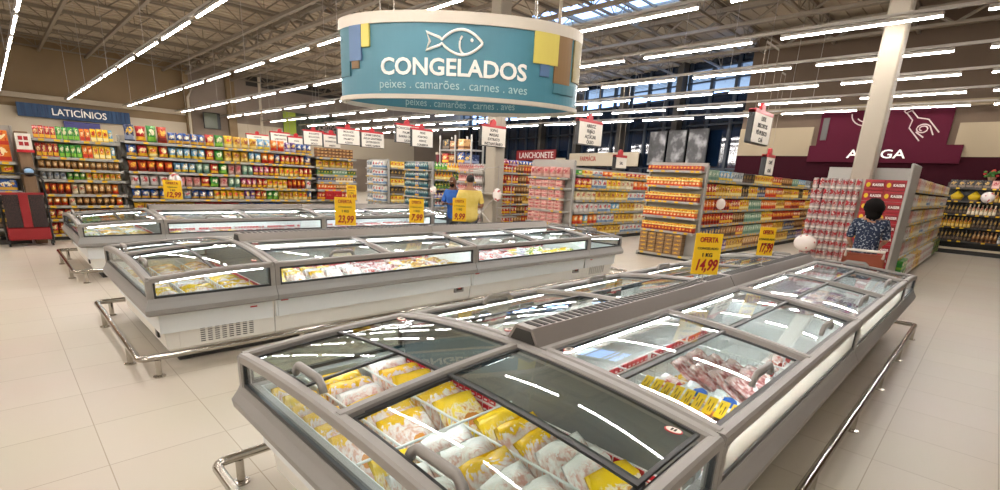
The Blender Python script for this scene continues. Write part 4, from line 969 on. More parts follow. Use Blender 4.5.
# --- round promotional hanging balls on the shelf ends
M_balloon = noise_mat('balloon_print', [(.0, '#e6dcd6'), (.6, '#e6dcd6'), (.64, '#c25a5a')], 7, .4, 1, constant=True)
def balloon(x, y, z, rx, rz, label):
    t = thing('hanging_ball', label, 'promotional ball', (x, y, z))
    q = MB(); q.ell((0, 0, 0), (rx * .6, rx, rz), 16, 10); q.build('ball', M_balloon, t, smooth=True)
    q = MB(); q.tube([(0, 0, -rz), (.12, 0, -rz - .03), (.34, 0, -rz - .03)], .008, 5); q.build('clip_arm', M_shelf, t)
balloon(10.95, 2.5, .77, .2, .16, 'big pale ball with red print in front of the beer cans')
balloon(10.5, 10.575, 1.2, .16, .19, 'pale ball with red print hanging beside the pillar base')
balloon(11.0, 14.3, 1.16, .15, .15, 'pale ball with red print in front of the water bottles')
balloon(2.95, 13.4, 1.24, .22, .2, 'pale ball with red print among the snack bags'); balloon(12.2, 4.7, 1.35, .11, .13, 'pale ball with red print on the grocery run beside the orange display'); balloon(22.1, .3, 1.85, .17, .17, 'pale ball with red print hung on the wine shelves')
# --- rolling ladder beside the pillar and the tall back rack
t = thing('platform_ladder', 'grey rolling platform ladder with railing around the pillar foot', 'ladder', (10.7, 10.75, 0), .15)
q = MB()
for y in (0, 1.15):
    for x in (0, .7): q.tube([(x, y, .05), (x, y, 2.05 if y == 0 else 1.9)], .02, 6)
    q.tube([(0, y, 1.2), (.7, y, 1.2)], .016, 6); q.tube([(0, y, 2.0 if y == 0 else 1.9), (.7, y, 2.0 if y == 0 else 1.9)], .016, 6)
for z in (1.2, 2.0): q.tube([(0, 0, z), (0, 1.15, z - (.1 if z > 1.5 else 0))], .016, 6)
q.tube([(0, 0, .1), (0, 1.15, 1.2)], .016, 6); q.tube([(0, 1.15, .1), (0, 0, 1.2)], .016, 6); q.tube([(.7, 0, .1), (.7, 1.15, 1.2)], .016, 6); q.build('frame', M_alu, t)
for k in range(4):
    q = MB(); q.box(-.02, -.35 + k * .1, .25 + k * .27, .72, -.15 + k * .1, .28 + k * .27); q.build('step', M_alu, t)
q = MB(); q.box(-.02, 0, 1.18, .72, 1.15, 1.22); q.build('platform', M_alu, t)
for x in (0, .7):
    for y in (0, 1.15): q = MB(); q.loops([[(x + dx, y + .05 * math.cos(a), .05 + .05 * math.sin(a)) for a in [2 * PI * i / 10 for i in range(10)]] for dx in (-.015, .015)]); q.build('wheel', M_black, t)
t = thing('storage_rack', 'tall grey storage rack with red and blue boxes behind the aisles', 'rack', (17.2, 21.8, 0), RE)
q = MB()
for x in (0, 1.25, 2.5):
    for y in (0, .8): q.box(x - .04, y - .03, 0, x + .04, y + .03, 3.7)
q.build('frame', M_shelf, t)
for z in (.1, 1.3, 2.3, 3.0):
    q = MB(); q.box(0, 0, z - .06, 2.5, .8, z); q.build('deck', M_shelf, t)
Mr = Matrix.Translation((17.2, 21.8, 0)) @ Matrix.Rotation(RE, 4, 'Z')
for i, (z, u, w_, h, c, ad) in enumerate(((2.3, .1, .6, .5, 'red', 'red'), (2.3, .75, .65, .42, 'brown', 'brown'), (2.3, 1.6, .65, .55, 'blue', 'blue'), (2.3, 2.3, .6, .45, 'navyyel', 'navy'), (3.0, .1, .7, .5, 'black', 'black'), (3.0, .85, .6, .42, 'brown', 'brown'), (3.0, 1.65, .6, .5, 'tan', 'light brown'), (1.3, .1, 1.3, .7, 'blue', 'blue'), (1.3, 1.6, 1.3, .7, 'redor', 'red'))):
    put(proto('box', 'stock_box'), Mr @ Vector(((u + w_ / 2) * .83, .06, z + .003)), (0, 0, RE), (w_ * .8, .6, h), PK['pack ' + c], '%s stock box on the %s deck of the storage rack' % (ad, {2.3: 'second', 3.0: 'top', 1.3: 'lower'}[z]), 'box', '%s stock boxes, deck %s' % (ad, z))
# coloured packs on top of the aisle ends
g2 = dict(M=Matrix.Translation((11.8, 12.0, 0)), rz=0, L=2.8, D=.4, zs=[2.1], desc='x', n=1)
stock(g2, 0, run('bag', 'snack_bag', (('magenta', 4), ('purple', 3), ('blue', 6)), .16, .2), lab='bright snack bag on top of the sauce shelves by the pillar')
for p_ in PROTO.values(): bpy.data.objects.remove(p_)

# ------------------------------------------------------------------ frozen goods in the tanks
def frozen_mat(name, ends, mid, label, lsize=(.13, .09), scale=9, loc=(.5, .45), endw=.24, rough=.25):
    m = noise_mat(name, mid, scale, rough, 4, 'Generated', .6, .25); nt = m.node_tree; N = nt.nodes.new; L = nt.links.new; b = nt.nodes['Principled BSDF']
    cur = b.inputs['Base Color'].links[0].from_socket; nz = [n for n in nt.nodes if n.type == 'TEX_NOISE'][0]
    tc = [n for n in nt.nodes if n.type == 'TEX_COORD'][0]; sp = N('ShaderNodeSeparateXYZ'); L(tc.outputs['Generated'], sp.inputs[0])
    def M(op, a, c):
        x = N('ShaderNodeMath'); x.operation = op
        for i, q in enumerate((a, c)):
            if isinstance(q, (int, float)): x.inputs[i].default_value = q
            else: L(q, x.inputs[i])
        return x.outputs[0]
    wob = M('MULTIPLY', M('SUBTRACT', nz.outputs['Fac'], .5), .5)
    e = M('GREATER_THAN', M('ABSOLUTE', M('ADD', M('SUBTRACT', sp.outputs[1], .5), wob), 0), .5 - endw)
    dx = M('DIVIDE', M('ADD', M('SUBTRACT', sp.outputs[0], loc[0]), M('MULTIPLY', wob, .25)), lsize[0]); dy = M('DIVIDE', M('ADD', M('SUBTRACT', sp.outputs[1], loc[1]), M('MULTIPLY', wob, .25)), lsize[1])
    o = M('LESS_THAN', M('ADD', M('MULTIPLY', dx, dx), M('MULTIPLY', dy, dy)), 1.0)
    def mix(f, a, c):
        x = N('ShaderNodeMix'); x.data_type = 'RGBA'; L(f, x.inputs[0])
        for i, q in ((6, a), (7, c)):
            if isinstance(q, str): x.inputs[i].default_value = hx(q)
            else: L(q, x.inputs[i])
        return x.outputs[2]
    c = mix(e, cur, ends); c = mix(o, c, label); L(c, b.inputs['Base Color']); return m
FZ = dict(
    chick=frozen_mat('frozen_chicken_yellow', '#f0bd12', [(.36, '#efe6e0'), (.5, '#ead2c6'), (.6, '#dca996')], '#d98a2e', endw=.17),
    nugget=frozen_mat('frozen_yellow_print', '#f2c61a', [(.38, '#f4cf2a'), (.5, '#f0dfc0'), (.62, '#d8923a')], '#c87a2a', (.16, .1), 7),
    white=frozen_mat('frozen_white_pink', '#f0ece8', [(.38, '#f4eeea'), (.5, '#f0dcd4'), (.63, '#dba79c')], '#d98a6a', (.10, .07), endw=.12),
    brown=frozen_mat('frozen_brown', '#d9a440', [(.36, '#c89a6a'), (.52, '#a9743f'), (.64, '#e6cfa8')], '#efe6d2', (.2, .1), 6),
    meat=frozen_mat('frozen_meat_foil', '#d9b9b6', [(.38, '#e8d6d4'), (.5, '#cf9a98'), (.62, '#a85a5c')], '#e9e2dd', (.2, .08), 7, endw=.12),
    blue=frozen_mat('frozen_blue_white', '#e9eef2', [(.4, '#eef1f2'), (.52, '#dfe5ea'), (.64, '#e8a23a')], '#2a5fae', (.22, .14), 5, (.4, .62), .16),
    veg=frozen_mat('frozen_vegetables', '#e6e6d8', [(.38, '#4f9a3a'), (.5, '#e3c63a'), (.62, '#e9e6da')], '#2f7f4a', (.25, .15), 6, endw=.16),
    redw=frozen_mat('frozen_red_white', '#e6dedb', [(.4, '#efe6e2'), (.52, '#e2b4ae'), (.64, '#c9443f')], '#c22a30', (.24, .14), 5, endw=.14),
    purple=frozen_mat('frozen_acai_purple', '#d6d9de', [(.38, '#dfe3e6'), (.52, '#b9a3c2'), (.64, '#7a3f7c')], '#8c2f5e', (.2, .2), 6, endw=.14))
def frozen_bag_mesh(seed, w, l, h):
    rnd = random.Random(seed); q = MB(); nu, nv = 8, 10; ph = [rnd.random() * 6 for _ in range(6)]; R = []
    for j in range(nv):
        v = j / (nv - 1); top = []; bot = []
        for i in range(nu):
            u = i / (nu - 1); e = max(0, math.sin(PI * u)) ** .5 * max(0, math.sin(PI * v)) ** .5
            z = h * e * (.8 + .22 * math.sin(7 * u + ph[0]) * math.sin(8 * v + ph[1]) + .16 * math.sin(13 * v + 9 * u + ph[2]))
            x = (u - .5) * w * (1 + .05 * math.sin(9 * v + ph[3])); y = (v - .5) * l * (1 + .04 * math.sin(8 * u + ph[4]))
            top.append((x, y, z + .004 + .012 * (1 - e) * math.sin(11 * u + 5 * v))); bot.append((x, y, .0))
        R.append(top + bot[::-1])
    q.loops(R); return q.mesh('frozen_bag', M_white, True)
BAGM = [frozen_bag_mesh(s, .21, .30, .075) for s in range(4)]
PACKM = [frozen_bag_mesh(s + 9, .19, .25, .05) for s in range(3)]
def tub_mesh():
    q = MB(); q.lathe([(0, 0), (.075, 0), (.095, .09), (.1, .09), (.1, .11), (.0, .112)], n=14); return q.mesh('tub', M_white)
TUB = tub_mesh()
NOUN = dict(chick=('frozen_chicken_bag', 'yellow and white frozen chicken bag'), nugget=('frozen_snack_bag', 'bright yellow frozen snack bag'), white=('frozen_poultry_bag', 'white and pink frozen poultry bag'), brown=('frozen_fillet_pack', 'brown and tan frozen pack'),
            meat=('frozen_meat_pack', 'pinkish frozen meat pack'), blue=('frozen_seafood_pack', 'white and blue frozen seafood pack'), veg=('frozen_vegetable_bag', 'green and yellow vegetable bag'), redw=('frozen_sausage_pack', 'red and white frozen pack'), purple=('frozen_fruit_pack', 'pale purple frozen pack'))
CAPC = ((.19, .19), (.46, .285), (.78, .285))
def columns(u0, u1):
    """pack columns between the wire dividers of a tank"""
    if u1 < LC: cs = CAPC
    else:
        cs = []
        for j in (0, 1):
            for k in range(6): cs += [(LC + j * LU + LU * k / 6 + .120, .172), (LC + j * LU + LU * k / 6 + .311, .186)]
    return [c for c in cs if u0 - .03 < c[0] < u1 + .03]
def fill(i, u0, u1, v0, v1, kinds, where, nu, nv, z=.47, layers=1, mesh=BAGM, turn=0, sc=1.0):
    """packs leaning on one another, row behind row"""
    l, h, w = (.30, .082, .215) if mesh is BAGM else (.25, .056, .195)
    for a, (uc, uw) in enumerate(columns(u0, u1)):
        sx = min(1.3, uw / w * .93); ln = l * min(1, (v1 - v0) / l * .9)
        p = (v1 - v0 - ln * .9) / max(1, nv - 1); n = nv
        while n > 1 and p < h * 1.12: n -= 1; p = (v1 - v0 - ln * .9) / max(1, n - 1)
        th = 0 if n == 1 else (0 if p > ln * 1.02 else math.asin(min(.9, h / p * 1.02)))
        for b in range(n):
            k = kinds[(a * 3 + b * 5 + int(random.random() * 2)) % len(kinds)]
            y = v0 + ln * .45 + b * p if n > 1 else (v0 + v1) / 2
            o = bpy.data.objects.new(NOUN[k][0], random.choice(mesh)); C.objects.link(o)
            z0 = max(.345, z - (.07 if mesh is BAGM else .04))
            o.location = (IX + uc, IY[i] + y, z0 + ln / 2 * math.sin(th)); o.rotation_euler = (th + (random.random() - .5) * .12 * (th > 0), (random.random() - .5) * .08, (random.random() - .5) * (.22 if u1 < LC else .08)); o.scale = (sx, ln / l, 1)
            o.material_slots[0].link = 'OBJECT'; o.material_slots[0].material = FZ[k]
            tag(o, '%s %s' % (NOUN[k][1], where), 'frozen food', '%s %s' % (NOUN[k][0].replace('_', ' '), where))
def U(j, c): return LC + j * LU + c * LU / 2
# nearest island: end freezer
for (a, b), far_k, near_k in (((.10, .30), ['nugget', 'chick', 'chick'], ['chick', 'white', 'nugget', 'white']), ((.32, .61), ['chick', 'chick', 'nugget', 'white'], ['chick', 'white', 'white', 'chick']), ((.64, .93), ['chick', 'nugget', 'white'], ['chick', 'nugget', 'white', 'chick'])):
    fill(0, a, b, .10, .99, near_k, 'in the right half of the nearest end freezer', 1 if b < .31 else 2, 6, .50, 2)
    fill(0, a, b, 1.03, 1.93, far_k, 'in the left half of the nearest end freezer', 1 if b < .31 else 2, 6, .47, 2)
FR = 'in the first compartment of the nearest right row'
# first lid bay of the right row: nine yellow tickets, printed packs, then pink meat
fill(0, U(0, 0) + .12, U(0, 0) + .35, .10, .58, ['redw', 'blue', 'white'], FR, 2, 3, .58, 2, PACKM)
fill(0, U(0, 0) + .46, U(0, 0) + .78, .10, .62, ['blue', 'redw', 'blue'], FR, 2, 3, .61, 1, PACKM, 0, 1.1)
fill(0, U(0, 0) + .92, U(0, 0) + 1.2, .10, .64, ['meat'], FR, 3, 4, .62, 2, PACKM, PI / 2)
fill(0, U(0, 0) + .55, U(0, 0) + 1.2, .64, .90, ['meat'], FR, 3, 1, .42, 1, PACKM)
M_tray = mat('tray_film', '#e6c9bd', .2); M_shr = noise_mat('prawn_orange', [(.4, '#d9673a'), (.6, '#e9a27a')], 30, .3); M_dip = mat('dip_dark', '#4a1f1a', .3)
for n_, (uu, vv) in enumerate(((.44, .17), (.5, .33), (.36, .26), (.40, .48))):
    t = thing('prawn_tray', ('round prawn tray closest to the yellow tickets', 'round prawn tray under the blue printed packs', 'round prawn tray between the tickets and the other trays', 'round prawn tray nearest the white tank wall')[n_], 'food tray', (IX + U(0, 0) + uu, IY[0] + vv, .64), 0, None)
    t.rotation_euler = (.1, -.12, random.random())
    q = MB(); q.lathe([(0, .0), (.085, 0), (.105, .028), (.11, .028), (.11, .032), (.1, .034), (0, .036)], n=20); q.build('tray', M_tray, t, smooth=False)
    q = MB()
    for k in range(9): a = 2 * PI * k / 9; q.ell((.066 * math.cos(a), .066 * math.sin(a), .038), (.022, .022, .014), 8, 5)
    q.build('prawns', M_shr, t, smooth=True); q = MB(); q.lathe([(0, .036), (.03, .036), (.032, .046), (0, .046)], n=12); q.build('dip_cup', M_dip, t)
def ticket(x, y, z, lab, grp, rz=0):
    t = thing('price_ticket', lab, 'price ticket', (x, y, z), rz, grp); q = MB(); q.box(-.05, -.021, 0, .05, .021, .004); q.build('card', M_yellow, t)
    q = MB()
    for k, (a, b) in enumerate(((-.03, .02), (-.03, -.005), (0, .034))): q.box(a, -.012 + k * .010, .004, b, -.0085 + k * .010, .0052)
    q.build('print', M_ink, t); t.rotation_euler = (0, -.55, rz)
q = MB(); q.box(IX + LC + .44, IY[0] + .07, .715, IX + LC + .452, IY[0] + .6, .733); tag(q.build('ticket_rail', M_wire), 'thin white rail carrying nine yellow tickets in the nearest row', 'ticket rail')
for k in range(9): ticket(IX + LC + .44, IY[0] + .115 + k * .054, .735, 'small yellow price ticket in the line of nine inside the first lid bay', 'nine yellow tickets in the first lid bay')
# rest of the nearest right row
fill(0, U(0, 1) + .55, U(0, 1) + 1.2, .12, .5, ['redw', 'brown', 'redw'], 'in the second lid bay of the nearest right row', 3, 2, .40, 1, PACKM)
fill(0, U(0, 1) + .1, U(0, 1) + .5, .6, .9, ['brown', 'nugget'], 'in the second lid bay of the nearest right row', 2, 1, .40, 1, PACKM)
fill(0, U(1, 0) + .1, U(1, 0) + 1.2, .55, .92, ['purple', 'purple', 'white'], 'in the third lid bay of the nearest right row', 6, 2, .50, 2, PACKM)
fill(0, U(1, 0) + .1, U(1, 0) + 1.2, .10, .5, ['blue', 'veg', 'blue', 'blue'], 'in the third lid bay of the nearest right row', 6, 2, .54, 2, PACKM)
for k in range(10): ticket(IX + U(1, 0) + .13, IY[0] + .12 + k * .065, .68, 'small yellow price ticket in the line inside the third lid bay', 'yellow tickets in the third lid bay')
for a in range(6):
    for b in range(3):
        o = ob('ice_cream_tub', TUB, None, (IX + U(1, 1) + .16 + a * .18, IY[0] + .58 + b * .13, .5)); o.material_slots[0].link = 'OBJECT'; o.material_slots[0].material = FZ['purple' if (a + b) % 2 else 'white']
        tag(o, 'pale round tub in the farthest lid bay of the nearest right row', 'tub', 'tubs in the farthest lid bay of the right row')
fill(0, U(1, 1) + .1, U(1, 1) + 1.2, .12, .5, ['blue', 'redw', 'purple'], 'in the farthest lid bay of the nearest right row', 5, 2, .45, 1, PACKM)
# rear row of the nearest island (v from HC to W)
RR = 'in the rear row of the nearest island'
for j, c, ks in ((0, 0, ['nugget', 'brown', 'nugget']), (0, 1, ['brown', 'chick', 'veg', 'redw']), (1, 0, ['redw', 'brown', 'veg']), (1, 1, ['nugget', 'redw', 'brown'])):
    fill(0, U(j, c) + .1, U(j, c) + 1.2, 1.5, 1.92, ks, RR, 5, 2, .53, 1, PACKM, 0, 1.1)
    fill(0, U(j, c) + .1, U(j, c) + 1.2, 1.12, 1.5, ['brown', 'white', 'redw'], RR, 5, 2, .47, 1, PACKM, 0, 1.1)
# middle island
ME = 'in the end freezer of the middle island'
fill(1, .10, .93, .10, .99, ['chick', 'nugget', 'white', 'chick'], ME, 4, 5, .50, 2); fill(1, .10, .93, 1.03, 1.92, ['chick', 'brown', 'brown', 'nugget'], ME, 4, 4, .5, 1)
MRW = 'in the first freezer of the middle row'; MR2 = 'in the second freezer of the middle row'
fill(1, U(0, 0) + .08, U(0, 0) + .34, .10, .6, ['nugget', 'chick'], MRW, 2, 3, .52, 1); fill(1, U(0, 0) + .44, U(0, 0) + .95, .10, .6, ['white', 'chick', 'white'], MRW, 3, 3, .50, 1); fill(1, U(0, 0) + .95, U(0, 1) + .15, .10, .7, ['meat', 'redw', 'meat'], MRW, 3, 3, .52, 2)
fill(1, U(0, 1) + .15, U(0, 1) + 1.15, .10, .8, ['brown', 'chick', 'meat', 'brown'], MRW, 5, 3, .52, 2); fill(1, U(0, 0) + .1, U(0, 0) + 1.2, .62, .9, ['chick', 'redw'], MRW, 5, 1, .45)
fill(1, U(1, 0) + .08, U(1, 0) + 1.2, .10, .85, ['redw', 'meat', 'redw', 'white'], MR2, 6, 3, .53, 2); fill(1, U(1, 1) + .08, U(1, 1) + .9, .10, .7, ['veg', 'purple', 'nugget', 'white'], MR2, 4, 3, .52, 2); fill(1, U(1, 1) + .9, U(1, 1) + 1.2, .1, .5, ['nugget', 'veg'], MR2, 2, 2, .48)
# farthest island
FE = 'in the end freezer of the farthest island'; F1 = 'in the first freezer of the farthest row'; F2 = 'in the second freezer of the farthest row'
fill(2, .10, .93, .10, .99, ['brown', 'veg', 'white', 'chick'], FE, 4, 5, .50, 2); fill(2, .10, .93, 1.03, 1.92, ['brown', 'nugget', 'chick'], FE, 4, 4, .5, 1)
fill(2, U(0, 0) + .08, U(0, 0) + 1.2, .10, .8, ['white', 'redw', 'nugget', 'brown'], F1, 5, 3, .5); fill(2, U(0, 1) + .08, U(0, 1) + 1.2, .10, .8, ['redw', 'white'], F1, 5, 3, .45)
fill(2, U(1, 0) + .08, U(1, 0) + 1.2, .10, .8, ['redw', 'white'], F2, 5, 3, .45); fill(2, U(1, 1) + .08, U(1, 1) + 1.2, .10, .8, ['redw', 'meat'], F2, 5, 3, .53)

# ------------------------------------------------------------------ people
def skin(name, V, E, Rr, m, parent=None, root=0, sub=2):
    me = bpy.data.meshes.new(name); me.from_pydata(V, E, []); o = bpy.data.objects.new(name, me); C.objects.link(o)
    md = o.modifiers.new('skin', 'SKIN'); md.use_smooth_shade = True
    for i, r in enumerate(Rr): me.skin_vertices[0].data[i].radius = r if isinstance(r, tuple) else (r, r)
    me.skin_vertices[0].data[root].use_root = True
    s = o.modifiers.new('sub', 'SUBSURF'); s.levels = sub; s.render_levels = sub
    dg = bpy.context.evaluated_depsgraph_get(); dg.update()
    fin = bpy.data.meshes.new_from_object(o.evaluated_get(dg)); bpy.data.objects.remove(o)
    fin.materials.clear(); fin.materials.append(m); fin.name = name; fin.polygons.foreach_set('use_smooth', [True] * len(fin.polygons))
    return ob(name, fin, parent)
def person(label, loc, rz, h, skinm, arms, head, lean=0, top=M_yshirt, bottom=M_trous, slim=1.0, sleeve=.55, legs=(.0, .0)):
    """figure facing local -Y; arms: (elbow, wrist) per side (left +x first); head: (dx, dy, dz) of the crown from the neck"""
    t = thing('person', label, 'person', loc, rz); k = h / 1.75
    def P(x, y, z):
        if z > .95: a = (z - .95); y -= math.sin(lean) * a; z = .95 + math.cos(lean) * a
        return (x * k, y * k, z * k)
    sh = .175 * slim
    V = [P(0, 0, .97), P(0, 0, 1.15), P(0, .0, 1.34), P(0, 0, 1.46), P(0, -.01, 1.54)]
    hd = head; nb = V[4]
    V += [(nb[0] + hd[0] * .35 * k, nb[1] + hd[1] * .35 * k, nb[2] + hd[2] * .35 * k), (nb[0] + hd[0] * k * .75, nb[1] + hd[1] * k * .75, nb[2] + hd[2] * k * .75), (nb[0] + hd[0] * k, nb[1] + hd[1] * k, nb[2] + hd[2] * k)]
    E = [(0, 1), (1, 2), (2, 3), (3, 4), (4, 5), (5, 6), (6, 7)]
    Rr = [(.15 * k, .11 * k), (.135 * k, .10 * k), (.15 * k, .105 * k), (.07 * k, .065 * k), (.05 * k, .052 * k), (.068 * k, .082 * k), (.078 * k, .09 * k), (.045 * k, .05 * k)]
    hands = []
    for s, (el, wr) in zip((1, -1), arms):
        n = len(V); V += [P(s * sh, 0, 1.41), P(*el), P(*wr)]; E += [(3, n), (n, n + 1), (n + 1, n + 2)]; Rr += [.055 * k, .042 * k, .028 * k]; hands.append((Vector(V[n + 1]), Vector(V[n + 2]), s))
    for s, ly in zip((1, -1), legs):
        n = len(V); V += [P(s * .09, 0, .88), P(s * .10, ly * .5 - .01, .49), P(s * .105, ly, .09), P(s * .11, ly - .14, .035)]; E += [(0, n), (n, n + 1), (n + 1, n + 2), (n + 2, n + 3)]; Rr += [.085 * k, .058 * k, .04 * k, .03 * k]
    skin('body', V, E, Rr, skinm, t)
    # hands: palm, four unequal bent fingers, thumb from the side of the palm
    for el, wr, s in hands:
        d = (wr - el).normalized(); a = d.cross(Vector((0, 0, 1))).normalized(); b = a.cross(d)
        hv = [wr, wr + d * .05 * k, wr + d * .085 * k]; he = [(0, 1), (1, 2)]; hr = [.024 * k, (.034 * k, .018 * k), (.036 * k, .016 * k)]
        for f_, (o_, l_) in enumerate(((-.026, .062), (-.009, .072), (.009, .068), (.025, .052))):
            n = len(hv); hv += [wr + d * .095 * k + a * o_ * k, wr + d * (.095 + l_ * .55) * k + a * o_ * k - b * .012 * k, wr + d * (.095 + l_ * .9) * k + a * o_ * k - b * .035 * k]; he += [(2, n), (n, n + 1), (n + 1, n + 2)]; hr += [.0095 * k, .0085 * k, .007 * k]
        n = len(hv); hv += [wr + d * .045 * k - a * .035 * k * s, wr + d * .085 * k - a * .055 * k * s - b * .015 * k]; he += [(1, n), (n, n + 1)]; hr += [.011 * k, .008 * k]
        skin('hand', [tuple(p) for p in hv], he, hr, skinm, t, 0, 1)
    # clothes
    V2 = [P(0, 0, .77), P(0, 0, .97), P(0, 0, 1.15), P(0, 0, 1.34), P(0, .0, 1.455)]; E2 = [(0, 1), (1, 2), (2, 3), (3, 4)]
    R2 = [(.185 * k * slim, .145 * k), (.172 * k * slim, .132 * k), (.165 * k * slim, .125 * k), (.172 * k * slim, .125 * k), (.085 * k, .08 * k)]
    for s, (el, wr) in zip((1, -1), arms):
        n = len(V2); q0 = Vector(P(s * sh * 1.02, 0, 1.405)); q1 = q0.lerp(Vector(P(*el)), min(1, sleeve * 1.6)); V2 += [tuple(q0), tuple(q1)]; E2 += [(4 if False else 3, n), (n, n + 1)]; R2 += [.075 * k, .066 * k]
    skin('shirt', V2, E2, R2, top, t)
    V3 = [P(0, 0, .93)]; E3 = []; R3 = [(.168 * k * slim, .13 * k)]
    for s, ly in zip((1, -1), legs):
        n = len(V3); V3 += [P(s * .09, 0, .82), P(s * .10, ly * .5 - .01, .48), P(s * .105, ly, .10)]; E3 += [(0, n), (n, n + 1), (n + 1, n + 2)]; R3 += [.098 * k, .075 * k, .06 * k]
    skin('trousers', V3, E3, R3, bottom, t)
    for s, ly in zip((1, -1), legs):
        q = MB(); x, y, z = P(s * .11, ly, 0); q.loops([[(x + .045 * k * w_ * math.cos(a), y - .05 * k + .13 * k * l_ * math.sin(a), zz * k) for a in [2 * PI * i / 14 for i in range(14)]] for zz, w_, l_ in ((0, 1, 1), (.03, 1.05, 1.02), (.06, .9, .9), (.085, .7, .55))]); q.build('shoe', M_black, t, smooth=True)
    c = (Vector(V[5]) + Vector(V[6])) / 2
    return t, k, c, Vector(hd).normalized()
def face(t, k, c, up, fwd, skinm, dark=M_hair, beard=None):
    fwd = Vector(fwd).normalized(); sd = fwd.cross(up).normalized()
    def add(name, m, items):
        q = MB()
        for (f_, s_, u_, r_) in items: p = c + fwd * f_ * k + sd * s_ * k + up * u_ * k; q.ell(tuple(p), tuple(x * k for x in r_), 10, 6)
        q.build(name, m, t, smooth=True)
    add('nose', skinm, [(.095, 0, -.01, (.016, .016, .022))])
    for s in (-1, 1):
        add('eye', M_letter, [(.078, s * .032, .015, (.014, .014, .009))]); add('pupil', M_black, [(.088, s * .032, .015, (.006, .006, .006))]); add('ear', skinm, [(-.005, s * .082, 0, (.014, .014, .03))]); add('eyebrow', dark, [(.082, s * .032, .038, (.016, .014, .005))])
    add('mouth', mat('lips', '#7a3f38', .5), [(.083, 0, -.05, (.022, .014, .007))])
    if beard: add('beard', beard, [(.045, 0, -.075, (.06, .055, .045))])
def hair_cap(t, k, c, up, fwd, m, r=(.092, .1, .07), off=(-.018, .035), name='hair'):
    fwd = Vector(fwd).normalized(); q = MB(); p = c + fwd * off[0] * k + up * off[1] * k
    q.ell((0, 0, 0), tuple(x * k for x in r), 16, 10); sd = fwd.cross(up).normalized()
    M = Matrix((sd, fwd, up)).transposed().to_4x4(); M.translation = p
    q.xf(M); rnd = random.Random(3); q.v = [tuple(Vector(v) + Vector((rnd.random() - .5, rnd.random() - .5, rnd.random() - .5)) * (.03 if r[0] > .11 else .008)) for v in q.v]
    q.build(name, m, t, smooth=True)
# man in yellow, back to the camera, facing the shelves
t, k, c, up = person('man in a yellow short-sleeved shirt with his back turned, between the islands', (6.88, 7.72, 0), 2.55, 1.7, M_skin1, (((.27, .02, 1.14), (.20, -.22, 1.08)), ((-.27, .02, 1.14), (-.17, -.22, 1.10))), (0, -.01, .22), 0, M_yshirt, M_trous, 1.14)
face(t, k, c, up, (0, -1, 0), M_skin1); hair_cap(t, k, c, up, (0, -1, 0), mat('greying_dark_hair', '#2b2420', .7), (.088, .102, .085), (-.016, .03))
# man in blue, looking down at his hands
t, k, c, up = person('bald bearded man in a blue T-shirt looking down at his hands', (7.0, 8.36, 0), -1.25, 1.68, M_skin2, (((.24, -.10, 1.13), (.06, -.30, 1.16)), ((-.24, -.10, 1.13), (-.06, -.30, 1.16))), (0, -.06, .2), .06, M_bshirt, M_trous, 1.0)
face(t, k, c, up, (0, -.92, -.3), M_skin2, M_hair, M_hair)
ph = MB(); ph.cbox(-.035, -.42, 1.12, .035, -.28, 1.132, .004); o = ph.build('mobile_phone', M_black); o.location = (7.0, 8.36, 0); o.rotation_euler = (0, 0, -1.25); tag(o, 'dark phone held by the man in blue', 'phone')
# woman with a trolley
t, k, c, up = person('dark-haired woman in a navy and white patterned blouse at the beer display', (9.45, 1.33, 0), 1.75, 1.64, M_skin1, (((.25, -.03, 1.12), (.2, -.26, 1.02)), ((-.25, -.03, 1.12), (-.2, -.26, 1.02))), (.02, -.05, .2), .10, M_blouse, mat('blue_jeans', '#3b4a66', .8), 1.12, .62)
face(t, k, c, up, (.1, -.95, -.2), M_skin1); hair_cap(t, k, c, up, (.1, -1, 0), M_hair, (.15, .15, .145), (-.03, .0)); hair_cap(t, k, c, up, (0, -1, 0), M_hair, (.12, .09, .14), (-.06, -.08), 'hair')
tr = thing('shopping_trolley', 'orange and grey shopping trolley beside the woman at the beer display', 'trolley', (8.93, 1.26, 0), 1.75 + PI / 2)
q = MB(); q.cbox(-.28, -.25, .6, .3, .25, .64, .01); q.cbox(-.28, -.25, .64, -.25, .25, .86, .005); q.cbox(.27, -.25, .64, .3, .25, .9, .005); q.cbox(-.28, -.25, .64, .3, -.22, .88, .005); q.cbox(-.28, .22, .64, .3, .25, .88, .005); q.build('basket', mat('trolley_orange', '#8f4328', .5), tr)
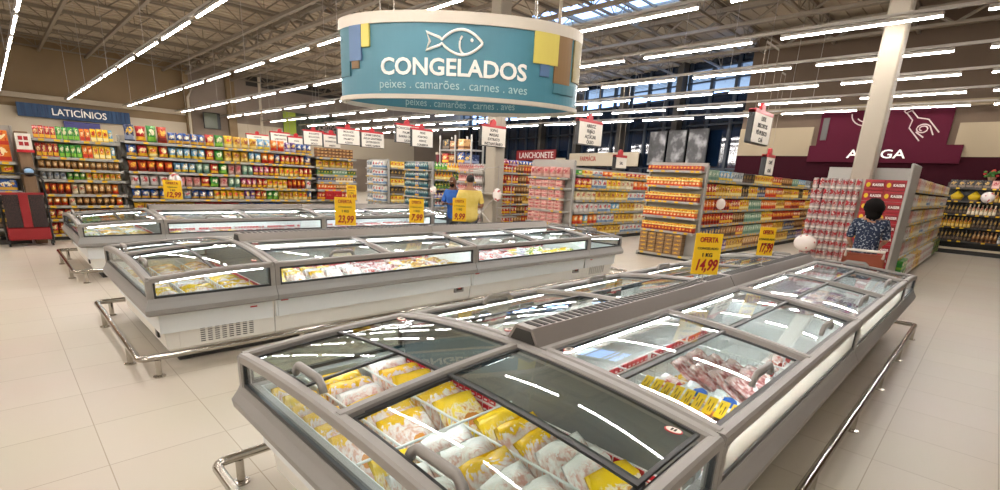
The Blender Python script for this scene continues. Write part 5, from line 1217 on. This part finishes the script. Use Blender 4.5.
q = MB(); q.tube([(.3, -.22, .86), (.42, -.22, .96), (.42, .22, .96), (.3, .22, .86)], .018, 8); q.build('handle', M_signwhite, tr)
q = MB()
for y in (-.2, .2): q.tube([(.28, y, .62), (.3, y, .12), (-.3, y, .12), (-.1, y, .6)], .014, 6)
q.build('frame', M_alu, tr)
for x in (-.28, .28):
    for y in (-.2, .2): q = MB(); q.loops([[(x + .055 * math.cos(a), y + dy, .055 + .055 * math.sin(a)) for a in [2 * PI * i / 12 for i in range(12)]] for dy in (-.014, .014)]); q.build('wheel', M_black, tr)

# ------------------------------------------------------------------ camera, sky, output look
yaw, pitch, roll = .7715, .2644, -.0508
f = Vector((math.cos(pitch) * math.cos(yaw), math.cos(pitch) * math.sin(yaw), -math.sin(pitch)))
r = f.cross(Vector((0, 0, 1))).normalized(); d = f.cross(r)
r2 = r * math.cos(roll) + d * math.sin(roll); d2 = d * math.cos(roll) - r * math.sin(roll)
cd = bpy.data.cameras.new('camera'); co = bpy.data.objects.new('camera', cd); C.objects.link(co)
Mx = Matrix((r2, -d2, -f)).transposed().to_4x4(); Mx.translation = (0, 0, 1.7); co.matrix_world = Mx
cd.sensor_fit = 'HORIZONTAL'; cd.sensor_width = 36; cd.lens = 36 * 489.9 / 1000; cd.shift_y = (310.4 - 245) / 1000; cd.clip_start = .02; cd.clip_end = 200
scene.camera = co
w = bpy.data.worlds.new('sky'); scene.world = w; w.use_nodes = True
w.node_tree.nodes['Background'].inputs[0].default_value = (.72, .86, 1, 1); w.node_tree.nodes['Background'].inputs[1].default_value = 4.5
scene.view_settings.view_transform = 'Standard'; scene.view_settings.look = 'None'; scene.view_settings.gamma = 1; scene.view_settings.use_curve_mapping = False
scene.view_settings.exposure = .36
cy = scene.cycles
cy.max_bounces = 10; cy.transparent_max_bounces = 40; cy.glossy_bounces = 4; cy.diffuse_bounces = 4; cy.transmission_bounces = 4
cy.caustics_reflective = False; cy.caustics_refractive = False; cy.sample_clamp_indirect = 6; cy.use_denoising = True; cy.use_light_tree = True
